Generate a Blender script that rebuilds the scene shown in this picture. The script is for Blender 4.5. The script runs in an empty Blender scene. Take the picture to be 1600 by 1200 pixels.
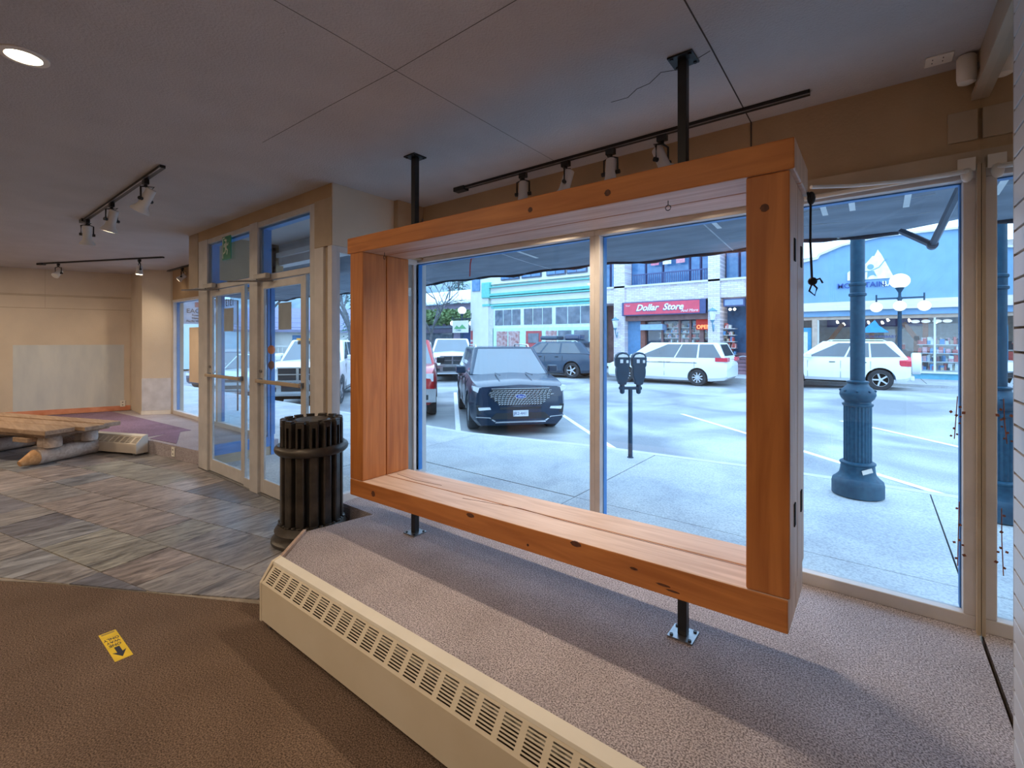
import bpy, bmesh, math, random
from mathutils import Vector, Matrix
random.seed(7)
PI = math.pi
sc = bpy.context.scene
# ---------------------------------------------------------------- camera
F = 730.0; TH = math.atan(F / 940.0)
cam_d = bpy.data.cameras.new('camera'); cam = bpy.data.objects.new('camera', cam_d)
sc.collection.objects.link(cam); sc.camera = cam
cam_d.sensor_fit = 'HORIZONTAL'; cam_d.sensor_width = 36.0
cam_d.lens = 36.0 * F / 1600.0
cam_d.shift_y = -68.0 / 1600.0
cam_d.clip_start = 0.05; cam_d.clip_end = 2000
cam.location = (0, 0, 1.5)
cam.rotation_euler = (PI / 2, 0, TH)
# ---------------------------------------------------------------- world: overcast winter sky, cool
w = bpy.data.worlds.new('sky'); sc.world = w; w.use_nodes = True
nt = w.node_tree; nt.nodes.clear()
wo = nt.nodes.new('ShaderNodeOutputWorld'); wb = nt.nodes.new('ShaderNodeBackground')
tc = nt.nodes.new('ShaderNodeTexCoord'); sep = nt.nodes.new('ShaderNodeSeparateXYZ'); cr = nt.nodes.new('ShaderNodeValToRGB')
nt.links.new(tc.outputs['Generated'], sep.inputs[0]); nt.links.new(sep.outputs['Z'], cr.inputs[0])
cr.color_ramp.elements[0].position = 0.0; cr.color_ramp.elements[0].color = (0.60, 0.79, 1.0, 1)
cr.color_ramp.elements[1].position = 0.7; cr.color_ramp.elements[1].color = (0.46, 0.70, 1.0, 1)
nt.links.new(cr.outputs[0], wb.inputs[0]); wb.inputs[1].default_value = 4.1
nt.links.new(wb.outputs[0], wo.inputs[0])
sc.view_settings.view_transform = 'Standard'; sc.view_settings.look = 'None'
sc.view_settings.exposure = 0.0; sc.view_settings.gamma = 1.0; sc.view_settings.use_curve_mapping = False
COL = sc.collection

# ---------------------------------------------------------------- materials
MATS = {}
def M(name, rgb, rough=0.6, metal=0.0, noise=(6.0, 0.12), bump=None, stretch=(1, 1, 1), emit=None, rgb2=None, coat=0.0, spec=0.5, detail=4.0):
    if name in MATS: return MATS[name]
    m = bpy.data.materials.new(name); m.use_nodes = True
    n = m.node_tree.nodes; l = m.node_tree.links
    b = n['Principled BSDF']
    t = n.new('ShaderNodeTexCoord'); mp = n.new('ShaderNodeMapping'); mp.inputs['Scale'].default_value = stretch
    l.new(t.outputs['Object'], mp.inputs[0])
    nz = n.new('ShaderNodeTexNoise'); nz.inputs['Scale'].default_value = noise[0]; nz.inputs['Detail'].default_value = detail
    l.new(mp.outputs[0], nz.inputs['Vector'])
    r = n.new('ShaderNodeValToRGB'); l.new(nz.outputs['Fac'], r.inputs[0])
    a = noise[1]
    c2 = rgb2 if rgb2 else tuple(min(1, c * (1 + a)) for c in rgb)
    c1 = rgb if rgb2 else tuple(c * (1 - a) for c in rgb)
    r.color_ramp.elements[0].position = 0.32; r.color_ramp.elements[0].color = (*c1, 1)
    r.color_ramp.elements[1].position = 0.68; r.color_ramp.elements[1].color = (*c2, 1)
    l.new(r.outputs[0], b.inputs['Base Color'])
    b.inputs['Roughness'].default_value = rough; b.inputs['Metallic'].default_value = metal
    b.inputs['Coat Weight'].default_value = coat; b.inputs['Specular IOR Level'].default_value = spec
    if bump:
        nb = n.new('ShaderNodeTexNoise'); nb.inputs['Scale'].default_value = bump[0]; nb.inputs['Detail'].default_value = 3
        l.new(mp.outputs[0], nb.inputs['Vector'])
        bp = n.new('ShaderNodeBump'); bp.inputs['Strength'].default_value = bump[1]; bp.inputs['Distance'].default_value = 0.01
        l.new(nb.outputs['Fac'], bp.inputs['Height']); l.new(bp.outputs[0], b.inputs['Normal'])
    if emit:
        b.inputs['Emission Color'].default_value = (*emit[0], 1); b.inputs['Emission Strength'].default_value = emit[1]
    MATS[name] = m
    return m

def glass(name, tint=(0.92, 0.97, 1.0), refl=1.0):
    m = bpy.data.materials.new(name); m.use_nodes = True
    n = m.node_tree.nodes; l = m.node_tree.links; n.clear()
    o = n.new('ShaderNodeOutputMaterial'); mx = n.new('ShaderNodeMixShader')
    tr = n.new('ShaderNodeBsdfTransparent'); gl = n.new('ShaderNodeBsdfGlossy'); fr = n.new('ShaderNodeLayerWeight')
    pw = n.new('ShaderNodeMath'); pw.operation = 'POWER'; pw.inputs[1].default_value = 5.0
    mu = n.new('ShaderNodeMath'); mu.operation = 'MULTIPLY_ADD'; mu.inputs[1].default_value = 0.9 * refl; mu.inputs[2].default_value = 0.04 * refl
    tr.inputs[0].default_value = (*tint, 1); gl.inputs['Roughness'].default_value = 0.0; fr.inputs['Blend'].default_value = 0.5
    l.new(fr.outputs['Facing'], pw.inputs[0]); l.new(pw.outputs[0], mu.inputs[0]); l.new(mu.outputs[0], mx.inputs[0]); l.new(tr.outputs[0], mx.inputs[1]); l.new(gl.outputs[0], mx.inputs[2]); l.new(mx.outputs[0], o.inputs[0])
    MATS[name] = m
    return m

def wood(name, dark, light, axis, knots=True, rough=0.5):
    """grain runs along axis (0,1,2) in object space, with knots"""
    m = bpy.data.materials.new(name); m.use_nodes = True
    n = m.node_tree.nodes; l = m.node_tree.links; b = n['Principled BSDF']
    t = n.new('ShaderNodeTexCoord'); mp = n.new('ShaderNodeMapping')
    s = [9.0, 9.0, 9.0]; s[axis] = 0.7; mp.inputs['Scale'].default_value = s
    l.new(t.outputs['Object'], mp.inputs[0])
    nz = n.new('ShaderNodeTexNoise'); nz.inputs['Scale'].default_value = 2.2; nz.inputs['Detail'].default_value = 8; nz.inputs['Distortion'].default_value = 1.1
    l.new(mp.outputs[0], nz.inputs['Vector'])
    r = n.new('ShaderNodeValToRGB'); l.new(nz.outputs['Fac'], r.inputs[0])
    r.color_ramp.elements[0].position = 0.3; r.color_ramp.elements[0].color = (*dark, 1)
    r.color_ramp.elements[1].position = 0.66; r.color_ramp.elements[1].color = (*light, 1)
    src = r.outputs[0]
    n2 = n.new('ShaderNodeTexNoise'); n2.inputs['Scale'].default_value = 1.3; l.new(t.outputs['Object'], n2.inputs['Vector'])
    r2 = n.new('ShaderNodeValToRGB'); l.new(n2.outputs['Fac'], r2.inputs[0])
    r2.color_ramp.elements[0].position = 0.35; r2.color_ramp.elements[0].color = (0.82, 0.78, 0.74, 1)
    r2.color_ramp.elements[1].position = 0.65; r2.color_ramp.elements[1].color = (1, 1, 1, 1)
    mx = n.new('ShaderNodeMix'); mx.data_type = 'RGBA'; mx.blend_type = 'MULTIPLY'; mx.inputs[0].default_value = 1
    l.new(src, mx.inputs[6]); l.new(r2.outputs[0], mx.inputs[7]); src = mx.outputs[2]
    l.new(src, b.inputs['Base Color'])
    b.inputs['Roughness'].default_value = rough
    bp = n.new('ShaderNodeBump'); bp.inputs['Strength'].default_value = 0.12; bp.inputs['Distance'].default_value = 0.004
    l.new(nz.outputs['Fac'], bp.inputs['Height']); l.new(bp.outputs[0], b.inputs['Normal'])
    MATS[name] = m
    return m

# ---------------------------------------------------------------- mesh helpers
class MB:
    def __init__(s): s.v = []; s.f = []; s.sm = []
    def add(s, vs, fs, smooth=False):
        o = len(s.v); s.v += [tuple(p) for p in vs]
        for f in fs: s.f.append([i + o for i in f]); s.sm.append(smooth)
        return s
    def box(s, a, b, M4=None):
        x0, y0, z0 = a; x1, y1, z1 = b
        vs = [Vector(p) for p in [(x0, y0, z0), (x1, y0, z0), (x1, y1, z0), (x0, y1, z0), (x0, y0, z1), (x1, y0, z1), (x1, y1, z1), (x0, y1, z1)]]
        if M4: vs = [M4 @ p for p in vs]
        return s.add(vs, [(0, 3, 2, 1), (4, 5, 6, 7), (0, 1, 5, 4), (1, 2, 6, 5), (2, 3, 7, 6), (3, 0, 4, 7)])
    def hexa(s, bot, top):
        return s.add(list(bot) + list(top), [(0, 3, 2, 1), (4, 5, 6, 7), (0, 1, 5, 4), (1, 2, 6, 5), (2, 3, 7, 6), (3, 0, 4, 7)])
    def cyl(s, p0, p1, r0, r1=None, n=16, caps=True):
        r1 = r0 if r1 is None else r1
        p0 = Vector(p0); p1 = Vector(p1); d = (p1 - p0).normalized()
        u = d.orthogonal().normalized(); v = d.cross(u)
        vs = [p0 + (u * math.cos(2 * PI * i / n) + v * math.sin(2 * PI * i / n)) * r0 for i in range(n)]
        vs += [p1 + (u * math.cos(2 * PI * i / n) + v * math.sin(2 * PI * i / n)) * r1 for i in range(n)]
        s.add(vs, [(i, (i + 1) % n, n + (i + 1) % n, n + i) for i in range(n)], True)
        if caps:
            s.add(vs[:n], [tuple(reversed(range(n)))]); s.add(vs[n:], [tuple(range(n))])
        return s
    def lathe(s, prof, c=(0, 0, 0), n=32, M4=None, caps=True):
        vs = []
        for r, z in prof:
            for i in range(n):
                p = Vector((c[0] + r * math.cos(2 * PI * i / n), c[1] + r * math.sin(2 * PI * i / n), c[2] + z))
                vs.append(M4 @ p if M4 else p)
        fs = []
        for k in range(len(prof) - 1):
            for i in range(n):
                j = (i + 1) % n; fs.append((k * n + i, k * n + j, (k + 1) * n + j, (k + 1) * n + i))
        s.add(vs, fs, True)
        if caps: s.add(vs[:n], [tuple(reversed(range(n)))]); s.add(vs[-n:], [tuple(range(n))])
        return s
    def sphere(s, c, r, n=16, m=10, sz=1.0):
        prof = [(max(1e-4, r * math.sin(PI * k / m)), -r * sz * math.cos(PI * k / m)) for k in range(m + 1)]
        return s.lathe(prof, c, n)
    def prism(s, poly, z0, z1, f=None):
        """poly in (a,b); f maps (a,b,h)->xyz"""
        f = f or (lambda a, b, h: (a, b, h)); n = len(poly)
        vs = [f(a, b, z0) for a, b in poly] + [f(a, b, z1) for a, b in poly]
        return s.add(vs, [tuple(reversed(range(n))), tuple(range(n, 2 * n))] + [(i, (i + 1) % n, n + (i + 1) % n, n + i) for i in range(n)])
    def tube(s, pts, r, n=8):
        pts = [Vector(p) for p in pts]; rings = []
        for i, p in enumerate(pts):
            d = (pts[min(i + 1, len(pts) - 1)] - pts[max(i - 1, 0)]).normalized()
            u = d.cross(Vector((0.13, 0.21, 1))).normalized(); v = d.cross(u)
            rr = r[i] if isinstance(r, (list, tuple)) else r
            rings += [p + (u * math.cos(2 * PI * k / n) + v * math.sin(2 * PI * k / n)) * rr for k in range(n)]
        fs = []
        for i in range(len(pts) - 1):
            for k in range(n):
                j = (k + 1) % n; fs.append((i * n + k, i * n + j, (i + 1) * n + j, (i + 1) * n + k))
        s.add(rings, fs, True); s.add(rings[:n], [tuple(reversed(range(n)))]); s.add(rings[-n:], [tuple(range(n))])
        return s
    def build(s, name, mat, parent=None, bev=0, off=None, fixn=True, seg=2, angle=40):
        me = bpy.data.meshes.new(name)
        vs = s.v
        if off is not None: vs = [(p[0] - off[0], p[1] - off[1], p[2] - off[2]) for p in vs]
        me.from_pydata(vs, [], s.f)
        me.polygons.foreach_set('use_smooth', s.sm)
        if fixn:
            bm = bmesh.new(); bm.from_mesh(me); bmesh.ops.remove_doubles(bm, verts=bm.verts, dist=1e-6)
            bmesh.ops.recalc_face_normals(bm, faces=bm.faces); bm.to_mesh(me); bm.free()
        if any(s.sm): me.set_sharp_from_angle(angle=math.radians(angle))
        o = bpy.data.objects.new(name, me); COL.objects.link(o)
        if mat: me.materials.append(mat)
        if parent is not None: o.parent = parent
        if bev:
            md = o.modifiers.new('bevel', 'BEVEL'); md.width = bev; md.segments = seg; md.limit_method = 'ANGLE'; md.angle_limit = math.radians(50)
        return o

def thing(name, label, cat, loc=(0, 0, 0), rotz=0.0, group=None):
    o = bpy.data.objects.new(name, None); COL.objects.link(o); o.empty_display_size = 0.1
    o.location = loc; o.rotation_euler = (0, 0, rotz); o['label'] = label; o['category'] = cat
    if group: o['group'] = group
    return o
def tag(o, label, cat, group=None):
    o['label'] = label; o['category'] = cat
    if group: o['group'] = group
    return o
def struct(o): o['kind'] = 'structure'; return o
def sroot(name, loc=(0, 0, 0)):
    o = bpy.data.objects.new(name, None); COL.objects.link(o); o.location = loc; o['kind'] = 'structure'; o.empty_display_size = 0.1
    return o
def dup(root, loc, rotz=None, label=None):
    r = root.copy(); COL.objects.link(r); r.location = loc
    if rotz is not None: r.rotation_euler = (0, 0, rotz)
    if label: r['label'] = label
    for ch in list(root.children):
        c = ch.copy(); COL.objects.link(c); c.parent = r
        for g in list(ch.children):
            d = g.copy(); COL.objects.link(d); d.parent = c
    return r
def text_mesh(txt, size, depth=0.003, shear=0.0, bold=0.0, align='LEFT', space=1.0, lines=1.0):
    cu = bpy.data.curves.new('txt', 'FONT'); cu.body = txt; cu.size = size; cu.extrude = depth; cu.shear = shear; cu.offset = bold
    cu.align_x = align; cu.space_character = space; cu.space_line = lines; cu.resolution_u = 3
    o = bpy.data.objects.new('txt', cu); COL.objects.link(o)
    dg = bpy.context.evaluated_depsgraph_get()
    me = bpy.data.meshes.new_from_object(o.evaluated_get(dg)); bpy.data.objects.remove(o); bpy.data.curves.remove(cu)
    return me
def lettering(name, txt, size, M4, mat, parent, **k):
    me = text_mesh(txt, size, **k); me.transform(M4); me.materials.clear(); me.materials.append(mat)
    o = bpy.data.objects.new(name, me); COL.objects.link(o)
    if parent: o.parent = parent
    return o
def frame_xz(x, y, z): # text frame: reads left to right along +X, up +Z, facing -Y
    return Matrix.Translation((x, y, z)) @ Matrix.Rotation(PI / 2, 4, 'X')
def fx(a, b, h): return (h, a, b)      # polygon in (y,z), extruded along x
def fy(a, b, h): return (a, h, b)      # polygon in (x,z), extruded along y

# ---------------------------------------------------------------- palette
mCEIL = M('ceiling_paint', (0.50, 0.475, 0.485), 0.9, noise=(3, 0.05), bump=(90, 0.5))
mWALL = M('beige_wall', (0.62, 0.53, 0.43), 0.85, noise=(2, 0.06), bump=(70, 0.25))
mTAN = M('tan_wall', (0.44, 0.31, 0.19), 0.8, noise=(3, 0.08), bump=(60, 0.2))
mTRIM = M('tan_trim', (0.42, 0.33, 0.24), 0.55, noise=(5, 0.08), bump=(40, 0.1))
mFRAME = M('pale_window_frame', (0.60, 0.565, 0.56), 0.45, noise=(8, 0.06))
mALU = M('door_aluminium', (0.52, 0.50, 0.50), 0.4, noise=(6, 0.10))
mBLUE = M('blue_paint', (0.05, 0.22, 0.55), 0.5, noise=(6, 0.1))
mWHITE = M('white_plastic', (0.78, 0.75, 0.70), 0.5, noise=(8, 0.04))
mBLACK = M('black_metal', (0.02, 0.02, 0.022), 0.45, metal=0.3, noise=(12, 0.2))
mSTEEL = M('dull_steel', (0.30, 0.30, 0.31), 0.35, metal=0.9, noise=(20, 0.15))
mDARK = M('dark_void', (0.012, 0.011, 0.010), 0.9)
mRUB = M('tyre_rubber', (0.025, 0.026, 0.03), 0.8, noise=(20, 0.2))
mGLASS = glass('window_glass')
mDGLASS = M('dark_car_glass', (0.03, 0.05, 0.07), 0.04, noise=(2, 0.2), spec=1.0)
mDGLASS.node_tree.nodes['Principled BSDF'].inputs['IOR'].default_value = 1.6
mWSG = M('windscreen_glass', (0.03, 0.05, 0.07), 0.06, noise=(2, 0.2), spec=.9, bump=(5, .25))
mWSG.node_tree.nodes['Principled BSDF'].inputs['IOR'].default_value = 1.95
mCHROME = M('chrome', (0.62, 0.64, 0.66), 0.18, metal=1.0, noise=(5, 0.05))
mHEADL = M('headlight_lens', (0.75, 0.78, 0.8), 0.12, noise=(9, 0.1), coat=0.6)
mTAIL = M('red_tail_lens', (0.62, 0.03, 0.06), 0.25, noise=(9, 0.15), coat=0.5)
mPAPER = M('faded_paper', (0.62, 0.56, 0.50), 0.9, noise=(10, 0.06))

# carpet with speckle
def carpet(name, a, b):
    m = bpy.data.materials.new(name); m.use_nodes = True
    n = m.node_tree.nodes; l = m.node_tree.links; p = n['Principled BSDF']
    t = n.new('ShaderNodeTexCoord')
    nz = n.new('ShaderNodeTexNoise'); nz.inputs['Scale'].default_value = 170; nz.inputs['Detail'].default_value = 2
    n2 = n.new('ShaderNodeTexNoise'); n2.inputs['Scale'].default_value = 2.5; n2.inputs['Detail'].default_value = 5
    l.new(t.outputs['Object'], nz.inputs['Vector']); l.new(t.outputs['Object'], n2.inputs['Vector'])
    r = n.new('ShaderNodeValToRGB'); l.new(nz.outputs['Fac'], r.inputs[0])
    r.color_ramp.elements[0].position = 0.36; r.color_ramp.elements[0].color = (*a, 1)
    r.color_ramp.elements[1].position = 0.64; r.color_ramp.elements[1].color = (*b, 1)
    r2 = n.new('ShaderNodeValToRGB'); l.new(n2.outputs['Fac'], r2.inputs[0])
    r2.color_ramp.elements[0].position = 0.3; r2.color_ramp.elements[0].color = (0.78, 0.77, 0.76, 1)
    r2.color_ramp.elements[1].position = 0.7; r2.color_ramp.elements[1].color = (1, 1, 1, 1)
    mx = n.new('ShaderNodeMix'); mx.data_type = 'RGBA'; mx.blend_type = 'MULTIPLY'; mx.inputs[0].default_value = 1
    l.new(r.outputs[0], mx.inputs[6]); l.new(r2.outputs[0], mx.inputs[7]); l.new(mx.outputs[2], p.inputs['Base Color'])
    p.inputs['Roughness'].default_value = 1.0; p.inputs['Specular IOR Level'].default_value = 0.1
    bp = n.new('ShaderNodeBump'); bp.inputs['Strength'].default_value = 0.8; bp.inputs['Distance'].default_value = 0.006
    l.new(nz.outputs['Fac'], bp.inputs['Height']); l.new(bp.outputs[0], p.inputs['Normal'])
    MATS[name] = m; return m
mCARP = carpet('platform_carpet', (0.19, 0.165, 0.18), (0.66, 0.60, 0.645))
mCARP2 = carpet('floor_carpet', (0.085, 0.058, 0.045), (0.27, 0.19, 0.145))
mPURP = carpet('purple_carpet', (0.16, 0.10, 0.17), (0.36, 0.26, 0.36))

# =====================================================================================
#                                    INTERIOR SHELL
# =====================================================================================
ZC = 2.77
# base floor with carpet (walking level)
floor = struct(MB().box((-14.2, -4.6, -0.30), (0.6, 2.2, -0.012)).build('floor', mCARP2))
bd = [(-12.6, -4.6), (-4.31, 0.34), (-4.03, 0.52), (-3.42, 0.86), (-2.80, 1.20), (-2.715, 1.24), (0.34, 1.24), (0.34, -4.6)]
bd[0] = (-13.4, -5.0)
fc = MB().prism([(-13.8, -4.6)] + bd[:1] * 0 + [(-12.7, -4.6)] + bd[1:], -0.012, 0.0).build('carpet', mCARP2, floor)
# slate tiles: individually laid, rotated 12.7 degrees against the front wall
def slate_mat():
    m = bpy.data.materials.new('slate'); m.use_nodes = True
    n = m.node_tree.nodes; l = m.node_tree.links; p = n['Principled BSDF']
    oi = n.new('ShaderNodeObjectInfo'); geo = n.new('ShaderNodeNewGeometry')
    wn = n.new('ShaderNodeTexWhiteNoise'); wn.noise_dimensions = '1D'; l.new(oi.outputs['Random'], wn.inputs['W'])
    t = n.new('ShaderNodeTexCoord')
    mp = n.new('ShaderNodeMapping'); mp.inputs['Rotation'].default_value = (0, 0, -0.222); mp.inputs['Scale'].default_value = (3.6, 1.0, 1)
    l.new(geo.outputs['Position'], mp.inputs[0])
    nz = n.new('ShaderNodeTexNoise'); nz.noise_dimensions = '4D'; nz.inputs['Scale'].default_value = 3.0; nz.inputs['Detail'].default_value = 11; nz.inputs['Roughness'].default_value = .68; nz.inputs['Distortion'].default_value = 1.2
    l.new(mp.outputs[0], nz.inputs['Vector'])
    mw = n.new('ShaderNodeMath'); mw.operation = 'MULTIPLY'; mw.inputs[1].default_value = 9; l.new(oi.outputs['Random'], mw.inputs[0]); l.new(mw.outputs[0], nz.inputs['W'])
    r = n.new('ShaderNodeValToRGB'); l.new(wn.outputs['Value'], r.inputs[0])
    cols = [(0.17, 0.165, 0.17), (0.21, 0.19, 0.19), (0.10, 0.105, 0.13), (0.19, 0.19, 0.175), (0.20, 0.175, 0.17), (0.17, 0.18, 0.20)]
    r.color_ramp.interpolation = 'CONSTANT'
    e = r.color_ramp.elements
    e[0].color = (*cols[0], 1); e[1].position = 0.25; e[1].color = (*cols[1], 1)
    for pos, c in zip((0.42, 0.52, 0.72, 0.84), cols[2:]):
        q = e.new(pos); q.color = (*c, 1)
    r2 = n.new('ShaderNodeValToRGB'); l.new(nz.outputs['Fac'], r2.inputs[0])
    r2.color_ramp.elements[0].position = 0.36; r2.color_ramp.elements[0].color = (0.50, 0.50, 0.54, 1)
    r2.color_ramp.elements[1].position = 0.66; r2.color_ramp.elements[1].color = (2.5, 2.5, 2.5, 1)
    mx = n.new('ShaderNodeMix'); mx.data_type = 'RGBA'; mx.blend_type = 'MULTIPLY'; mx.inputs[0].default_value = 1
    l.new(r.outputs[0], mx.inputs[6]); l.new(r2.outputs[0], mx.inputs[7]); l.new(mx.outputs[2], p.inputs['Base Color'])
    p.inputs['Roughness'].default_value = 0.33
    bp = n.new('ShaderNodeBump'); bp.inputs['Strength'].default_value = 0.5; bp.inputs['Distance'].default_value = 0.006
    l.new(nz.outputs['Fac'], bp.inputs['Height']); l.new(bp.outputs[0], p.inputs['Normal'])
    return m
mSLATE = slate_mat()
mGROUT = M('grout', (0.30, 0.26, 0.22), 0.9, noise=(30, 0.15))
slabbase = MB().prism([(-12.7, -4.59), (-4.32, 0.35), (-4.04, 0.53), (-3.43, 0.87), (-2.78, 1.22), (-2.78, 1.40), (-3.0, 2.2), (-12.0, 2.2), (-13.2, -4.5)], -0.012, -0.004).build('grout', mGROUT, floor)
e1 = Vector((0.9755, 0.22)); e2 = Vector((-0.22, 0.9755)); P0 = Vector((-3.96, 0.755))
T = 0.405
from mathutils import geometry
def clip_poly(poly, a, b):
    """keep side left of a->b"""
    out = []; n = len(poly)
    def sd(p): return (b[0] - a[0]) * (p[1] - a[1]) - (b[1] - a[1]) * (p[0] - a[0])
    for i in range(n):
        p, q = poly[i], poly[(i + 1) % n]; sp, sq = sd(p), sd(q)
        if sp >= 0: out.append(p)
        if (sp >= 0) != (sq >= 0):
            t_ = sp / (sp - sq); out.append((p[0] + (q[0] - p[0]) * t_, p[1] + (q[1] - p[1]) * t_))
    return out
used = set(); ntile = 0; farmb = MB()
for j in range(-12, 8):
    for i in range(-19, 6):
        if (i, j) in used: continue
        wdt = 2 if (random.random() < 0.30 and (i + 1, j) not in used) else 1
        for k in range(wdt): used.add((i + k, j))
        g = 0.0035
        a0, a1, b0, b1 = i * T + g, (i + wdt) * T - g, j * T + g, (j + 1) * T - g
        poly = [tuple(P0 + e1 * a + e2 * b) for a, b in ((a0, b0), (a1, b0), (a1, b1), (a0, b1))]
        for A, B in (((-2.79, 1.22), (-3.43, 0.87)), ((-3.43, 0.87), (-4.32, 0.35)), ((-4.32, 0.35), (-12.7, -4.6)), ((-12.9, 5), (-12.9, -5)),
                     ((-2.0, 2.13), (-12, 2.13)), ((-2.79, 0), (-2.79, 9))):
            if (A, B) == ((-2.79, 0), (-2.79, 9)) or True:
                # side test: keep the side that holds a deep interior point
                ref = (-5.5, 1.2)
                s_ = (B[0] - A[0]) * (ref[1] - A[1]) - (B[1] - A[1]) * (ref[0] - A[0])
                if s_ < 0: A, B = B, A
                poly = clip_poly(poly, A, B)
                if len(poly) < 3: break
        if len(poly) < 3: continue
        cx = sum(p[0] for p in poly) / len(poly); cy = sum(p[1] for p in poly) / len(poly)
        if cy < -2.2: continue
        h = random.uniform(-0.001, 0.0025)
        mb = MB().prism(poly, -0.006, h)
        if ntile < 290:
            o = mb.build('tile', mSLATE, floor); ntile += 1

# left display platform
PL = [(-6.365, 2.14), (-7.55, 1.97), (-8.3, 1.68), (-12.1, 0.17), (-11.0, 3.05), (-6.365, 3.05)]
plat_l = struct(MB().prism(PL, 0.0, 0.17).build('trim_1', mCARP))
MB().prism([(-7.9, 1.86), (-8.0, 2.55), (-10.2, 2.4), (-11.3, 2.3), (-11.8, 0.6), (-9.2, 1.4)], 0.17, 0.174).build('carpet_patch', mPURP, plat_l)
MB().prism([(-7.1, 2.10), (-7.75, 1.99), (-8.1, 2.45)], 0.1701, 0.175).build('carpet_patch', mPURP, plat_l)
# right display platform with the notch beside the litter bin
PR = [(-3.53, 3.0), (-3.45, 2.17), (-3.03, 2.17), (-3.126, 1.697), (-2.705, 1.245), (0.372, 1.245), (0.372, 3.0)]
plat_r = struct(MB().prism(PR, 0.0, 0.17).build('trim_2', mCARP))
# bare wooden edging board at the platform's chamfered corner
a = Vector((-3.126, 1.69)); b = Vector((-2.715, 1.24)); nrm = Vector((-(b - a).y, (b - a).x)).normalized() * -0.02
tag(MB().prism([tuple(a), tuple(b), tuple(b + nrm), tuple(a + nrm)], 0.001, 0.185).build('edging_board', wood('edging_wood', (0.42, 0.30, 0.24), (0.58, 0.44, 0.37), 0)),
    'bare reddish wooden board edging the platform corner beside the black litter bin', 'board')

ceil = struct(MB().box((-14.2, -4.6, ZC), (0.6, 3.2, ZC + 0.15)).build('ceiling', mCEIL))
mCRK = M('crack_shadow', (0.06, 0.05, 0.045), 0.95)
def crack(pts, wd, name='crack'):
    mb = MB()
    for p, q in zip(pts, pts[1:]):
        p = Vector(p); q = Vector(q); d = (q - p).normalized(); nn = Vector((-d.y, d.x)) * wd / 2
        mb.prism([tuple(p - nn), tuple(q - nn), tuple(q + nn), tuple(p + nn)], ZC - 0.0012, ZC + 0.001)
    return mb.build(name, mCRK, ceil)
crack([(-0.569, 3.0), (-0.56, 2.1), (-0.57, -4.5)], 0.006, 'ceiling_joint')
crack([(-1.11, 2.29), (-1.02, 2.30), (-0.95, 2.25), (-0.88, 2.24), (-0.80, 2.18), (-0.72, 2.21), (-0.57, 2.15)], 0.0035)
crack([(-1.79, 2.9), (-1.79, 2.35), (-1.785, 1.8), (-1.78, 1.39), (-1.77, 1.1), (-1.76, -1.0)], 0.0018, 'ceiling_joint')
crack([(-3.10, 1.385), (-2.4, 1.39), (-1.78, 1.40), (-1.0, 1.385), (-0.6, 1.38)], 0.0018, 'ceiling_joint')

# walls
def WX(y, o=0.0): return -11.83 + .357 * (y - 1.06) + o
def wlp(y0_, y1_, z0_, z1_, th, nm, mat, parent=None):
    return MB().prism([(WX(y0_, -.01), y0_), (WX(y0_, th), y0_), (WX(y1_, th), y1_), (WX(y1_, -.01), y1_)], z0_, z1_).build(nm, mat, parent)
wl = struct(MB().prism([(WX(-4.6, -.2), -4.6), (WX(-4.6), -4.6), (WX(3.2), 3.2), (WX(3.2, -.2), 3.2)], 0, ZC).build('wall_left', mWALL))
struct(MB().box((-14.2, -4.8, 0), (0.6, -4.6, ZC)).build('wall_back', mWALL))
wr = struct(MB().box((0.385, -4.6, 0), (0.6, 3.2, ZC)).build('wall_right', mTAN))
# thin battens and sheet joints of the left wall
for z in (2.29, 2.31, 2.07): wlp(-4.6, 2.60, z, z + .010, .008, 'batten', mTRIM, wl)
wlp(1.47, 1.474, 2.08, ZC, .001, 'sheet_joint', mTRIM, wl)
wlp(-4.6, 2.585, .25, 2.07, .006, 'lower_sheet', mWALL, wl)
mPLAST = M('grey_plaster', (0.50, 0.54, 0.58), 0.9, noise=(5, 0.15), rgb2=(0.60, 0.63, 0.64), stretch=(1, 1, 0.3), bump=(12, 0.3))
wlp(1.09, 2.50, .26, 1.42, .009, 'plaster_patch', mPLAST, wl)
mCOP = M('copper_baseboard', (0.58, 0.20, 0.10), 0.5, noise=(7, 0.15), rgb2=(0.72, 0.32, 0.20))
struct(wlp(-4.6, 2.585, .17, .26, .02, 'baseboard_left', mCOP))
# column in the far corner
cx0, cx1, cy0, cy1 = -11.4, -10.3, 2.45, 3.0
colm = struct(MB().prism([(-11.5, 2.60), (-11.28, 2.60), (-10.37, 2.545), (-10.1, 2.90), (-10.1, 3.1), (-11.5, 3.1)], 0.17, ZC).build('wall_column', mWALL))
MB().prism([(-10.375, 2.542), (-10.365, 2.540), (-10.093, 2.898), (-10.10, 2.905)], 0.24, 0.82).build('grey_primer_patch', M('pale_primer', (0.55, 0.55, 0.60), 0.9), colm)
MB().prism([(-10.38, 2.53), (-10.36, 2.535), (-10.085, 2.895), (-10.10, 2.91), (-10.38, 2.56)], 0.17, 0.235).build('baseboard', M('white_base', (0.72, 0.68, 0.64), 0.6), colm)

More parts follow.
